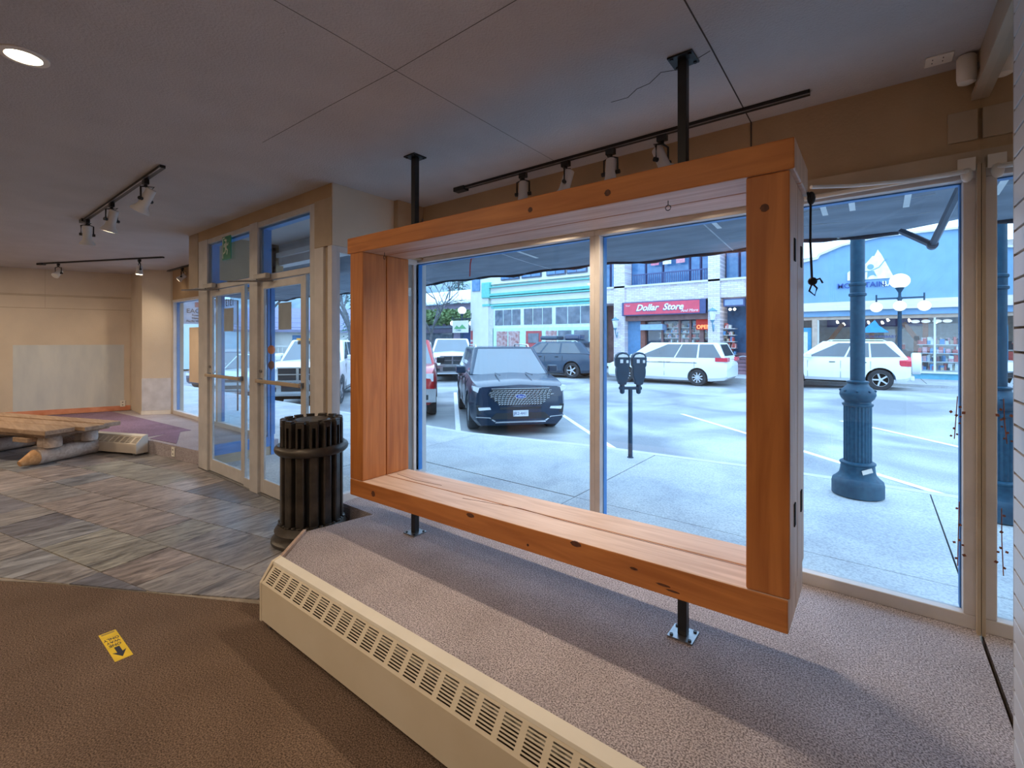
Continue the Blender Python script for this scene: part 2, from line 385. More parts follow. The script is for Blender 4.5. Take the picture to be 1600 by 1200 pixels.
# front wall pieces above the windows and around the entrance
def wallbox(name, a, b, mat): return struct(MB().box(a, b).build(name, mat))
wf = wallbox('wall_front', (-3.66, 3.0, 2.30), (0.385, 3.15, ZC), mTAN)
MB().box((-0.571, 2.992, 2.36), (-0.565, 3.0, ZC)).build('sheet_joint', mCRK, wf)
wallbox('wall_front_left', (-10.1, 2.93, 2.235), (-6.29, 3.08, ZC), mTAN)
wallbox('wall_door_head', (-6.29, 2.08, 2.655), (-3.46, 2.16, ZC), mTAN)
wallbox('wall_door_end', (-6.58, 2.075, 2.12), (-6.29, 2.205, 2.765), mTRIM)
# header over side glazing, right and left of the entrance
struct(MB().prism([(-3.56, 2.10), (-3.445, 2.082), (-3.458, 2.70), (-3.47, 3.0), (-3.56, 3.0)], 2.27, ZC).build('wall_entrance_right', mWALL))
struct(MB().prism([(-6.40, 2.16), (-6.29, 2.16), (-6.29, 2.98), (-6.40, 2.98)], 2.235, ZC).build('wall_entrance_left', mTAN))
struct(MB().box((-3.66, 2.975, 0.17), (-3.53, 3.15, 2.3)).build('trim_3', mFRAME))
struct(MB().box((-3.53, 2.70, 2.268), (-3.40, 3.0, ZC)).build('wall_corner_column', mTAN))
# strip across the window head
struct(MB().box((-3.44, 2.975, 2.285), (0.385, 3.0, 2.365)).build('trim_4', mTRIM))

# ---- storefront windows
def window(name, x0, x1, y, z0, z1, fw=0.05, side=(1, 1), mat=None, sill=0.065, yd=0.07, blue=True):
    mat = mat or mFRAME
    r = sroot(name, ((x0 + x1) / 2, y, z0)); o = r.location
    MB().box((x0, y - yd / 2, z0), (x1, y + yd / 2, z0 + sill)).build('bottom_rail', mat, r, off=o, bev=0.004)
    MB().box((x0, y - yd / 2, z1 - 0.045), (x1, y + yd / 2, z1)).build('top_rail', mat, r, off=o, bev=0.004)
    if side[0]: MB().box((x0, y - yd / 2, z0 + sill), (x0 + side[0], y + yd / 2, z1 - 0.045)).build('jamb', mat, r, off=o, bev=0.004)
    if side[1]: MB().box((x1 - side[1], y - yd / 2, z0 + sill), (x1, y + yd / 2, z1 - 0.045)).build('jamb', mat, r, off=o, bev=0.004)
    xa, xb = x0 + side[0], x1 - side[1]
    MB().box((xa, y + 0.012, z0 + sill), (xb, y + 0.018, z1 - 0.045)).build('pane', mGLASS, r, off=o)
    if blue:
        mb = MB()
        mb.box((xb - 0.006, y + 0.02, z0 + sill), (xb + 0.012, y + yd / 2 + 0.03, z1 - 0.045))
        mb.box((xa - 0.012, y + 0.02, z0 + sill), (xa + 0.006, y + yd / 2 + 0.03, z1 - 0.045))
        mb.box((xa, y + 0.02, z1 - 0.052), (xb, y + yd / 2 + 0.03, z1 - 0.04))
        mb.build('outer_stop', mBLUE, r, off=o)
    return r
window('window_1', -3.56, -1.58, 3.03, 0.17, 2.29, side=(0.03, 0.04))
window('window_2', -1.58, 0.378, 3.03, 0.17, 2.29, side=(0.04, 0.055))
MB().box((0.365, 2.955, 0.17), (0.378, 2.99, 2.3)).build('trim_5', mTRIM)
struct(bpy.data.objects['trim_5'])
window('window_3', -10.1, -8.10, 2.96, 0.17, 2.235, side=(0.05, 0.04), blue=True)
window('window_4', -8.10, -6.37, 2.96, 0.17, 2.235, side=(0.04, 0.05))
# side glazing of the two bays (running outwards from the entrance)
def side_window(name, x, y0, y1, z0, z1, m, blue=False):
    r = sroot(name, (x, (y0 + y1) / 2, z0)); o = r.location
    MB().box((x - 0.03, y0, z0), (x + 0.03, y1, z0 + 0.06)).build('bottom_rail', m, r, off=o)
    MB().box((x - 0.03, y0, z1 - 0.05), (x + 0.03, y1, z1)).build('top_rail', m, r, off=o)
    MB().box((x - 0.02, y0, z0 + 0.06), (x + 0.02, y0 + 0.03, z1 - 0.05)).build('jamb', m, r, off=o)
    MB().box((x - 0.02, y1 - 0.03, z0 + 0.06), (x + 0.02, y1, z1 - 0.05)).build('jamb', m, r, off=o)
    MB().box((x - 0.003, y0 + 0.03, z0 + 0.06), (x + 0.003, y1 - 0.03, z1 - 0.05)).build('pane', mGLASS, r, off=o)
    return r
side_window('window_5', -3.492, 2.135, 2.975, 0.17, 2.27, mFRAME)
side_window('window_6', -6.34, 2.15, 2.92, 0.17, 2.235, mBLUE)
struct(MB().box((-6.355, 2.16, 0.10), (-6.325, 2.93, 0.17)).build('trim_6', mBLUE))
struct(MB().box((-6.35, 2.16, -0.05), (-6.33, 2.93, 0.10)).build('trim_12', mTRIM))
struct(MB().box((-6.355, 2.93, -0.1), (-6.315, 2.97, 2.7)).build('trim_7', mBLUE))

# ---- entrance: two doors with sidelights and transoms, all in the plane Y=2.12
YD = 2.13
ent = sroot('trim_8', (-4.9, YD, 0)); eo = ent.location
def post(x0, x1, z0=0.0, z1=2.66, m=mALU, y0=2.07, y1=2.19, nm='post'):
    MB().box((x0, y0, z0), (x1, y1, z1)).build(nm, m, ent, off=eo, bev=0.004)
post(-6.29, -6.03, y0=2.08, y1=2.13); post(-5.125, -5.10, 0, 2.08, y0=2.10, y1=2.13); post(-4.94, -4.765, nm='centre_post', y0=2.078, y1=2.145); post(-3.80, -3.715, 0, 2.66, y0=2.085, y1=2.13)
post(-3.715, -3.58, 0, 2.27, m=mFRAME, y0=2.08, y1=2.12, nm='white_jamb'); post(-3.58, -3.515, 0, 2.27, m=mTRIM, y0=2.10, y1=2.13); post(-3.515, -3.452, 0, 2.27, m=mFRAME, y0=2.08, y1=2.13, nm='white_jamb'); post(-3.715, -3.452, 2.27, 2.66, m=mTRIM, y0=2.078, y1=2.13)
MB().box((-6.03, 2.085, 2.075), (-3.80, 2.14, 2.13)).build('door_head', mALU, ent, off=eo, bev=0.004)
MB().box((-6.03, 2.085, 2.605), (-3.80, 2.14, 2.66)).build('transom_head', mALU, ent, off=eo, bev=0.004)
MB().box((-6.3, 2.08, -0.01), (-3.46, 2.16, 0.012)).build('threshold', mSTEEL, ent, off=eo)
for i, (a, b) in enumerate(((-6.03, -4.94), (-4.765, -3.80))):
    MB().box((a, 2.10, 2.13), (b, 2.106, 2.605)).build('transom_pane', mGLASS, ent, off=eo)
    MB().box((a + .02, 2.115, 2.13), (a + 0.055, 2.19, 2.605)).build('outer_stop', mBLUE, ent, off=eo)
    MB().box((a, 2.14, 2.13), (b, 2.18, 2.15)).build('outer_stop', mBLUE, ent, off=eo)
    MB().box((a, 2.115, 2.585), (b, 2.18, 2.605)).build('outer_stop', mBLUE, ent, off=eo)
# sidelights
for a, b in ((-5.10, -4.94), (-3.90, -3.80)):
    MB().box((a, 2.10, 0.1), (b, 2.106, 2.075)).build('sidelight_pane', mGLASS, ent, off=eo)
    MB().box((a, 2.09, 0.012), (b, 2.14, 0.1)).build('sidelight_rail', mALU, ent, off=eo)
post(-3.915, -3.89, 0, 2.08, y0=2.10, y1=2.13)
def door(name, x0, x1, lockside):
    r = sroot(name, ((x0 + x1) / 2, YD, 0)); o = r.location
    st = 0.075
    MB().box((x0, 2.105, 0.015), (x0 + st, 2.13, 2.07)).build('stile', mALU, r, off=o, bev=0.004)
    MB().box((x1 - st, 2.105, 0.015), (x1, 2.13, 2.07)).build('stile', mALU, r, off=o, bev=0.004)
    MB().box((x0 + st, 2.105, 0.015), (x1 - st, 2.13, 0.15)).build('kick_rail', mALU, r, off=o, bev=0.004)
    MB().box((x0 + st, 2.105, 2.0), (x1 - st, 2.13, 2.07)).build('top_rail', mALU, r, off=o, bev=0.004)
    MB().box((x0 + st, 2.108, 0.15), (x1 - st, 2.113, 2.0)).build('pane', mGLASS, r, off=o)
    MB().box((x0 + 0.005, 2.05, 1.09), (x1 - 0.01, 2.075, 1.125)).build('push_bar', mTRIM, r, off=o, bev=0.006)
    for x in (x0 + 0.02, x1 - 0.04): MB().box((x, 2.07, 1.085), (x + 0.025, 2.106, 1.13)).build('bar_bracket', mSTEEL, r, off=o)
    c = MB().box((x0 + 0.02, 2.03, 2.085), (x0 + 0.28, 2.075, 2.135)).build('door_closer', MATS['faded_closer'] if 'faded_closer' in MATS else M('faded_closer', (.45, .42, .40), .4), r, off=o, bev=0.008)
    MB().tube([(x0 + 0.10, 2.03, 2.08), (x0 - 0.22, 1.90, 2.075), (x0 + 0.30, 2.09, 2.06)], 0.008, 6).build('closer_arm', mSTEEL, r, off=o)
    MB().cyl((x0 + 0.03, 2.105, 1.20), (x0 + 0.03, 2.09, 1.20), 0.016).build('lock', mSTEEL, r, off=o)
    # hours card on the glass (faded)
    cx = (x0 + x1) / 2 + 0.05
    MB().box((cx - 0.12, 2.1135, 1.60), (cx + 0.12, 2.116, 1.85)).build('faded_card', M('faded_card_m', (0.60, 0.58, 0.60), 0.8), r, off=o, bev=0.0)
    return r
d1 = door('door_1', -6.03, -5.125, 0); d2 = door('door_2', -4.765, -3.915, 0)
# street number seen from the back
mLET = M('dark_lettering', (0.02, 0.025, 0.05), 0.6)
mt = Matrix.Translation((-5.40, 2.118, 1.875)) @ Matrix.Rotation(PI, 4, 'Z') @ Matrix.Rotation(PI / 2, 4, 'X')
mt.translation -= Vector(d1.location)
lettering('street_number', '1313', 0.11, mt, mLET, d1, depth=0.001)
# running-man exit sign hung inside the left transom
es = thing('exit_sign', 'green running man exit sign hanging inside the left transom glass', 'sign', (-5.50, 2.085, 2.42))
MB().box((-0.11, -0.004, -0.05), (0.11, 0.004, 0.20)).build('panel', M('exit_green', (0.0, 0.22, 0.13), 0.5), es)
mSYM = M('exit_white', (0.75, 0.85, 0.78), 0.6)
fig = MB(); fig.sphere((0.0, -0.008, 0.155), 0.016, 10, 6)
def bar(mb, p, q, w_, y0=-0.009, y1=-0.004):
    p = Vector(p); q = Vector(q); d = (q - p).normalized(); nn = Vector((-d.y, d.x)) * w_ / 2
    mb.prism([tuple(p - nn), tuple(q - nn), tuple(q + nn), tuple(p + nn)], y0, y1, fy)
for p, q, w_ in (((0, .135), (-.01, .07), .03), ((-.01, .125), (.04, .10), .012), ((.04, .10), (.055, .125), .010), ((0, .125), (-.045, .115), .012), ((-.045, .115), (-.05, .085), .010), ((-.01, .075), (.035, .045), .016), ((.035, .045), (.02, .0), .014), ((-.015, .07), (-.03, .03), .016), ((-.03, .03), (-.07, .02), .014)):
    bar(fig, p, q, w_)
fig.build('running_figure', mSYM, es)
fr = MB(); fr.box((-.09, -.008, -.03), (-.08, -.004, .19)); fr.box((-.09, -.008, .18), (-.03, -.004, .19)); fr.build('door_symbol', mSYM, es)

# outlets / small things on walls
def outlet(name, label, c, R=0, ceiling_=False, s=1.0, horizontal=False):
    r = thing(name, label, 'outlet', c, R)
    w_, h_ = (0.038, 0.06)
    if ceiling_:
        MB().box((-.048, -.045, -.008), (.048, .045, 0)).build('plate', mWHITE, r, bev=0.003)
        for x in (-.018, .018):
            for y in (-.016, .016): MB().box((x - .006, y - .009, -.0095), (x - .003, y - .001, -.0075)).build('socket_slot', mDARK, r)
    else:
        MB().box((-w_, -.008, -h_), (w_, 0, h_)).build('plate', mWHITE, r, bev=0.003)
        for z in (-.026, .026): MB().box((-.010, -.0095, z - .008), (.010, -.0075, z + .006)).build('socket_slot', mDARK, r)
    return r
outlet('wall_outlet', 'white socket plate low on the left wall above the orange baseboard', (WX(2.48) + .014, 2.48, 0.30), PI / 2 - .343)
outlet('platform_outlet', 'small white socket plate on the carpeted riser left of the entrance', (-7.02, 2.045, 0.09), math.atan2(0.17, 1.15))
outlet('ceiling_outlet', 'white square outlet plate on the ceiling above the right window', (0.228, 2.845, ZC), 0.0, True)

# ---------------- mirror on the right wall, slatted display panel in front
mMIR = bpy.data.materials.new('mirror_silver'); mMIR.use_nodes = True
pb = mMIR.node_tree.nodes['Principled BSDF']; pb.inputs['Metallic'].default_value = 1; pb.inputs['Roughness'].default_value = 0.0
_nz = mMIR.node_tree.nodes.new('ShaderNodeTexNoise'); _nz.inputs['Scale'].default_value = 3
_rr = mMIR.node_tree.nodes.new('ShaderNodeValToRGB'); _rr.color_ramp.elements[0].color = (0.80, 0.84, 0.84, 1); _rr.color_ramp.elements[1].color = (0.86, 0.90, 0.90, 1)
mMIR.node_tree.links.new(_nz.outputs['Fac'], _rr.inputs[0]); mMIR.node_tree.links.new(_rr.outputs[0], pb.inputs['Base Color'])
mir = MB().box((0.379, 1.9, 0.172), (0.385, 2.995, 2.60)).build('mirror', mMIR)
tag(mir, 'tall frameless mirror on the right wall reflecting the shop window', 'mirror')
swr = thing('slat_wall_panel', 'white slatted display wall panel at the right edge beside the mirror', 'wall panel', (0.36, 0.5, 0.172))
mSLAT = M('slat_white', (0.66, 0.64, 0.66), 0.35, noise=(4, 0.04))
MB().box((0.005, -3.0, 0), (0.0175, 1.64, 2.59)).build('backing', M('slat_backing', (0.20, 0.14, 0.10), 0.8), swr)
z = 0.0; first = None
while z < 2.55:
    zz = min(z + 0.0685, 2.59)
    if first is None: first = MB().box((-0.013, -3.0, z), (0.005, 1.64, zz)).build('slat', mSLAT, swr, bev=0.0015)
    else:
        o = first.copy(); COL.objects.link(o); o.location = (0, 0, z)
    z += 0.0762
MB().box((-0.013, 1.64, 0), (0.0175, 1.648, 2.59)).build('end_strip', M('slat_strip', (0.45, 0.42, 0.42), 0.4), swr)
# timber capping that runs over the mirror top towards the room
cap = struct(MB().box((0.350, 0.9, 2.60), (0.385, 2.99, 2.63)).box((0.362, 0.9, 2.63), (0.385, 2.99, ZC)).build('trim_9', mTRIM))
# small white speakers on the wall by the mirror top
sp = thing('wall_speaker', 'small rounded white box mounted high in the corner above the mirror', 'speaker', (0.322, 2.88, 2.705))
MB().lathe([(0.02, -0.065), (0.030, -0.06), (0.034, -0.04), (0.034, 0.05), (0.028, 0.06)], n=20).build('housing', mWHITE, sp)
MB().box((-0.005, -0.01, -0.01), (0.046, 0.01, 0.015)).build('bracket', mSTEEL, sp)
# blank plate on the front wall beside the mirror
pt = tag(MB().box((0.27, 2.985, 2.42), (0.372, 2.999, 2.56)).build('blank_plate', mTRIM, bev=0.003), 'tan blank cover plate on the front wall in the corner by the mirror', 'plate')
# ---------------- rods and rope at the window head
tag(MB().tube([(-0.30, 2.955, 2.262), (0.0, 2.955, 2.268), (0.345, 2.955, 2.272)], 0.012, 10).build('curtain_rod', mWHITE), 'white rod along the head of the right window', 'rod')
tag(MB().tube([(-0.215, 2.36, 2.155), (-0.08, 2.52, 2.175), (0.1, 2.73, 2.215), (0.33, 2.925, 2.262)], 0.008, 8).build('plastic_tube', M('rod_white', (0.8, 0.78, 0.76), 0.4)), 'thin white tube running from the timber frame corner to the window corner', 'tube')
tape = M('clear_tape', (0.70, 0.66, 0.62), 0.3)
tw = tag(MB().sphere((0.33, 2.94, 2.25), 0.022, 10, 6, 1.5).box((0.30, 2.95, 2.27), (0.36, 2.957, 2.33)).build('wrapping_tape', tape), 'crumpled clear tape wrapping the rod end at the window corner', 'tape')
rp = thing('rope', 'thin black rope tied down the window side of the timber frame', 'rope', (-0.222, 2.30, 2.12))
MB().tube([(0, 0, 0), (0.008, 0.03, -0.05), (0.006, 0.04, -0.20), (0.012, 0.04, -0.36)], 0.005, 6).build('cord', mBLACK, rp)
MB().sphere((0.01, 0.03, -0.02), 0.016, 8, 6, 1.8).build('upper_knot', mBLACK, rp)
kn = MB().sphere((0.014, 0.04, -0.37), 0.018, 8, 6, 1.0)
kn.tube([(0.014, 0.04, -0.38), (0.03, 0.04, -0.40), (0.022, 0.04, -0.43), (0.002, 0.04, -0.41), (0.012, 0.04, -0.38)], 0.004, 6).tube([(0.014, 0.04, -0.37), (0.04, 0.04, -0.36), (0.05, 0.04, -0.38)], 0.004, 6)
kn.build('lower_knot', mBLACK, rp)

# =====================================================================================
#                                TIMBER DISPLAY FRAME
# =====================================================================================
tf = thing('timber_frame', 'large rectangular honey-coloured timber display frame on black posts before the window', 'display frame', (-1.61, 2.14, 0.17))
to = tf.location
mWX = wood('fir_x', (0.42, 0.135, 0.026), (0.60, 0.22, 0.05), 0)
mWZ = wood('fir_z', (0.40, 0.125, 0.024), (0.58, 0.21, 0.048), 2)
mPALE = wood('fir_worn', (0.60, 0.41, 0.31), (0.80, 0.61, 0.51), 0)  # worn sill top, with window light painted into its paler tone
mPALE2 = wood('fir_pink', (0.46, 0.24, 0.15), (0.62, 0.38, 0.27), 0)  # top beam underside: bare wood, window light painted into the colour
mEND = wood('fir_side', (0.56, 0.36, 0.24), (0.72, 0.50, 0.37), 2)  # outer right faces: light on that side painted in as a paler tone
y0, ym, y1 = 1.935, 2.138, 2.345
def tilt_beam(name, x0, x1, za0, za1, zb0, zb1, ya, yb, mat):
    """z range at x0: za0..za1, at x1: zb0..zb1"""
    return MB().hexa([(x0, ya, za0), (x1, ya, zb0), (x1, yb, zb0), (x0, yb, za0)], [(x0, ya, za1), (x1, ya, zb1), (x1, yb, zb1), (x0, yb, za1)]).build(name, mat, tf, off=to, bev=0.006)
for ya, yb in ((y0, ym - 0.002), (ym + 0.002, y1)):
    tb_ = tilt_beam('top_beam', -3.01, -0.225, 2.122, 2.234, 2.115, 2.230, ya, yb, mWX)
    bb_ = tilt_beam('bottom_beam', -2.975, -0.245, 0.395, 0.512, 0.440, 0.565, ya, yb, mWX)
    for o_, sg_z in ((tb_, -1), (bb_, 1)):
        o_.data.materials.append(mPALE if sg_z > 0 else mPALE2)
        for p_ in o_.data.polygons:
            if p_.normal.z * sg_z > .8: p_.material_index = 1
    tilt_beam('side_post', -2.975, -2.825, 0.512, 2.121, 0.515, 2.121, ya + 0.001, yb, mWZ)
    tilt_beam('side_post', -0.385, -0.240, 0.5635, 2.114, 0.566, 2.114, ya + 0.001, yb, mWZ)
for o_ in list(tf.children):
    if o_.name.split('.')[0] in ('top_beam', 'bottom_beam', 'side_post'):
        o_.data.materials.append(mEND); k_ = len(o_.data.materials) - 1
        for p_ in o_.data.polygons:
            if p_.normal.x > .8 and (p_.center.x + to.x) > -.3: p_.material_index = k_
# knots and bolt-plugs (dark branch knots on the front faces)
mKN = M('knot_dark', (0.10, 0.03, 0.012), 0.6, noise=(60, 0.35))
def knot(x, z, r, y=1.9345, sx=1.0):
    n = 14; MB().prism([(x + r * sx * math.cos(2 * PI * i / n) * (1 + .12 * math.sin(3 * i)), z + r * math.sin(2 * PI * i / n)) for i in range(n)], y - 0.0008, y + 0.004, fy).build('knot', mKN, tf, off=to)
for x, z, r, sx in ((-1.385, 2.165, .0135, 1), (-0.955, 2.168, .015, 1), (-0.322, 1.99, .0145, 1), (-2.70, 0.455, .02, 1), (-1.80, 0.515, .012, 2.4), (-1.12, 0.535, .013, 2.2), (-1.40, .455, .007, 1), (-0.83, .505, .006, 3), (-0.70, .475, .005, 6), (-0.66, .462, .004, 7)): knot(x, z, r, sx=sx)
# mortise slots on the outer right side
for yy, z0_ in ((2.045, 1.80), (2.045, 0.80), (2.24, 1.80), (2.24, 0.80)): MB().box((-0.2405, yy - 0.012, z0_), (-0.2365, yy + 0.022, z0_ + 0.085)).build('mortise_slot', mDARK, tf, off=to)
# drying cracks on the sill
for pts in ([(-2.78, 2.20), (-2.55, 2.17), (-2.30, 2.19)], [(-2.0, 2.08), (-1.6, 2.14), (-1.3, 2.12), (-0.40, 2.12)]):
    ck = MB()
    for p, q in zip(pts, pts[1:]):
        zf = lambda x: 0.512 + (x + 2.975) / 2.73 * 0.053
        ck.hexa([(p[0], p[1], zf(p[0])), (q[0], q[1], zf(q[0])), (q[0], q[1] + .003, zf(q[0])), (p[0], p[1] + .003, zf(p[0]))], [(p[0], p[1], zf(p[0]) + .0012), (q[0], q[1], zf(q[0]) + .0012), (q[0], q[1] + .003, zf(q[0]) + .0012), (p[0], p[1] + .003, zf(p[0]) + .0012)])
    ck.build('drying_crack', mKN, tf, off=to)
# screw eyes
for x in (-2.73, -0.72): MB().tube([(x, 2.05, 2.12)] + [(x + .012 * math.sin(t * PI / 4), 2.05, 2.085 + .012 * math.cos(t * PI / 4)) for t in range(9)], 0.002, 6).build('screw_eye', mBLACK, tf, off=to)
MB().cyl((-0.62, 2.25, 2.23), (-0.62, 2.25, 2.31), 0.003).build('nail', mBLACK, tf, off=to)
for px_ in (-2.51, -0.683):
    for tpos in (0, 1):
        zb_ = 0.42 if px_ < -1 else 0.435
        if tpos == 0:
            p = MB().box((px_ - .02, 2.12, 0.178), (px_ + .02, 2.16, zb_)).build('floor_post', mBLACK, tf, off=to, bev=.003)
            zz, dz = 0.17, 0.008
        else:
            p = MB().box((px_ - .02, 2.12, 2.22), (px_ + .02, 2.16, ZC - .008)).build('ceiling_post', mBLACK, tf, off=to, bev=.003)
            zz, dz = ZC - .008, 0.008
        MB().box((px_ - .055, 2.085, zz), (px_ + .055, 2.195, zz + dz)).build('mounting_plate', mSTEEL if tpos == 0 else mBLACK, p, off=to)
        for dx in (-.04, .04):
            for dy in (-.04, .04): MB().cyl((px_ + dx, 2.14 + dy, zz - (.006 if tpos else -.001)), (px_ + dx, 2.14 + dy, zz + dz + (.005 if tpos == 0 else -.001)), .008, n=8).build('bolt', mBLACK, p, off=to)

# =====================================================================================
#                                BASEBOARD HEATERS
# =====================================================================================
mCREAM = M('cream_enamel', (0.66, 0.58, 0.45), 0.38, noise=(3, 0.05), rgb2=(0.72, 0.65, 0.53))
def heater(name, label, loc, rotz, L, prof, mat, pitch=0.092, slots=8, plat=True, slotw=0.74):
    """local: x along length from 0..L, y outwards is negative (front), z up. prof = (depth, bend z, top z, top depth)"""
    r = thing(name, label, 'heater', loc, rotz)
    D, zb, zt, tdp = prof; z0 = 0.035
    # casing front, back and top
    pf = [(0, zt + .012), (-tdp, zt), (-tdp - .004, zt - .012), (-tdp, zt - .016), (-tdp + .008, zt - .010), (-.006, zt + .002), (-.006, z0 + .02), (0, z0 + .02)]
    MB().prism(pf, 0, L, fx).build('top_cover', M('heater_top', (0.78, 0.74, 0.66), 0.4, noise=(5, .05)), r)
    MB().prism([(-D, z0), (-D, zb), (-D + .003, zb), (-D + .003, z0 + .004), (-D + .02, z0 + .004), (-D + .02, z0)], 0.012, L - .012, fx).build('front_panel', mat, r)
    # louvred slope: thin horizontal bars between ribs
    A = Vector((-D, zb)); B = Vector((-tdp, zt - .012)); d = (B - A); n_ = int((L - .03) / pitch)
    nn = Vector((-d.y, d.x)).normalized() * .003
    def strip(s0, s1, x0, x1, mb, off=0.0):
        p = A + d * s0 - nn * off; q = A + d * s1 - nn * off
        mb.prism([tuple(p), tuple(q), tuple(q - nn), tuple(p - nn)], x0, x1, fx)
    mb = MB(); strip(0, .12, .012, L - .012, mb); strip(.93, 1, .012, L - .012, mb); mb.build('louvre_rails', mat, r)
    proto = None
    for i in range(n_):
        x0 = 0.03 + i * pitch
        if proto is None:
            mb = MB(); strip(.12, .93, x0 - .008, x0 + pitch * (1 - slotw) - .008, mb)
            for k in range(slots):
                s0 = .12 + .81 * (k + .50) / slots; strip(s0, s0 + .81 / slots * .50, x0 + pitch * (1 - slotw) - .008, x0 + pitch - .008, mb)
            proto = mb.build('louvre_grille', mat, r)
        else:
            o = proto.copy(); COL.objects.link(o); o.location.x = i * pitch
    MB().box((.014, -D + .012, z0 + .03), (L - .014, -.008, zb - .02)).build('heating_element', M('heater_inner', (0.10, .08, .06), .8), r)
    for x0, x1 in ((-.004, .016), (L - .016, L + .004)):
        MB().prism([(0.001, z0 - .012), (-D - .003, z0 - .008), (-D - .003, zb), (-tdp - .003, zt + .001), (0.001, zt + .014)], x0, x1, fx).build('end_cap', mat, r, bev=.003)
    for x in (.05, L - .08): MB().box((x, -D + .015, 0), (x + .03, -.02, z0)).build('foot', mSTEEL, r)
    return r
heater('baseboard_heater', 'long cream baseboard heater with louvred top along the platform edge in front', (-2.556, 1.235, 0.0), 0, 2.85, (0.105, 0.228, 0.318, 0.042), mCREAM)
mGH = M('grey_heater', (0.56, 0.50, 0.44), 0.4, noise=(3, 0.04))
heater('small_baseboard_heater', 'short grey baseboard heater behind the log bench at the left platform', (-8.62, 1.50, 0.0), math.atan2(.39, .92), 1.10, (0.15, 0.155, 0.245, 0.06), mGH, pitch=0.095, slots=6)

# =====================================================================================
#                                LITTER BIN (cast iron, slatted)
# =====================================================================================
bx, by = -3.40, 1.885
bin_ = thing('litter_bin', 'black fluted cast-iron litter bin with a ring band beside the entrance doors', 'litter bin', (bx, by, 0))
mIRON = M('cast_iron', (0.030, 0.027, 0.025), 0.38, metal=0.35, noise=(9, 0.25), rgb2=(0.075, 0.062, 0.052), bump=(60, 0.15))
MB().lathe([(.265, 0), (.284, .012), (.282, .028), (.262, .045), (.255, .075), (.262, .09), (.252, .105), (.242, .125), (.236, .14), (.17, .145)], n=48).build('base', mIRON, bin_)
MB().lathe([(.168, .14), (.168, .87), (.165, .875)], n=40).build('liner', M('bin_liner', (.012, .012, .013), .7), bin_)
N = 14
proto = None
for i in range(N):
    if proto is None:
        mb = MB()
        # slat: U-shaped channel standing proud with a long slot opening above the ring
        prof = [(.175, -.031), (.216, -.031), (.222, -.023), (.222, .023), (.216, .031), (.175, .031)]
        def slat(z0, z1, pr=prof): mb.prism(pr, z0, z1)
        slat(.150, .67)
        mb.prism([(.175, -.031), (.216, -.031), (.222, -.023), (.222, -.012), (.175, -.012)], .67, .865)
        mb.prism([(.175, .012), (.222, .012), (.222, .023), (.216, .031), (.175, .031)], .67, .865)
        slat(.865, .90)
        mb.box((.185, -.031, .90), (.220, .031, .913))
        mb.prism([(.17, -.024), (.230, -.024), (.240, 0), (.230, .024), (.17, .024)], .138, .152)
        proto = mb.build('slat', mIRON, bin_, bev=.004)
    else:
        o = proto.copy(); COL.objects.link(o); o.rotation_euler = (0, 0, 2 * PI * i / N)
for i in range(N):
    a = 2 * PI * (i + .5) / N
    if i == 0:
        p2 = MB().sphere((.215, 0, 0.145), .016, 8, 6, .5).build('rivet', mIRON, bin_)
        p2.rotation_euler = (0, 0, a)
    else:
        o = p2.copy(); COL.objects.link(o); o.rotation_euler = (0, 0, a)
MB().lathe([(.223, .66), (.240, .655), (.258, .672), (.263, .69), (.258, .708), (.240, .722), (.223, .718)], n=56).build('ring_band', mIRON, bin_)
MB().lathe([(.02, .90), (.12, .903), (.130, .893), (.130, .870), (.05, .86)], n=36).build('lid', mIRON, bin_)
mb = MB()
for i in range(12):
    a = 2 * PI * i / 12; mb.box((.128, -.02, .872), (.18, .02, .889), Matrix.Rotation(a, 4, 'Z'))
mb.build('lid_spokes', mIRON, bin_)
tag(MB().lathe([(.009, 0), (.009, .05), (.013, .052), (.038, .056), (.040, .066), (.030, .074), (.01, .078)], (-3.10, 1.97, 0.0), 20).build('bolt', mSTEEL), 'round steel levelling knob beside the litter bin base', 'knob')
bpy.data.objects['bolt'].name = 'levelling_knob'

# =====================================================================================
#                                LOG BENCH / LOW PLANK TABLE
# =====================================================================================
lb = thing('plank_bench', 'low rustic wooden bench of thick planks on log runners at the left', 'bench', (-8.3, 1.0, 0))
mPL = wood('plank_wood', (0.24, 0.155, 0.10), (0.42, 0.30, 0.215), 0)
mLOG = wood('log_wood', (0.42, 0.34, 0.30), (0.62, 0.53, 0.48), 0, rough=.7)
mLOGE = wood('log_cut', (0.42, 0.22, 0.09), (0.60, 0.36, 0.18), 0, rough=.7)
ang = math.atan2(.355, .935)   # long axis
R4 = Matrix.Translation((-7.86, 1.30, 0)) @ Matrix.Rotation(ang, 4, 'Z')
O4 = Matrix.Translation(-Vector(lb.location))
RR = O4 @ R4
def bb(a, b, nm, mat, bev=.006): return MB().box(a, b, RR).build(nm, mat, lb, bev=bev)
bb((-3.2, -.36, .375), (.02, -.06, .43), 'plank', mPL); bb((-3.3, -.03, .375), (.14, .19, .425), 'plank', mPL); bb((-3.25, .22, .375), (.08, .42, .43), 'plank', mPL)
bb((-2.2, -.30, .325), (-.10, .40, .374), 'cross_rail', mPL)
bb((-.58, -.36, .27), (-.30, .40, .325), 'cross_rail', mPL)
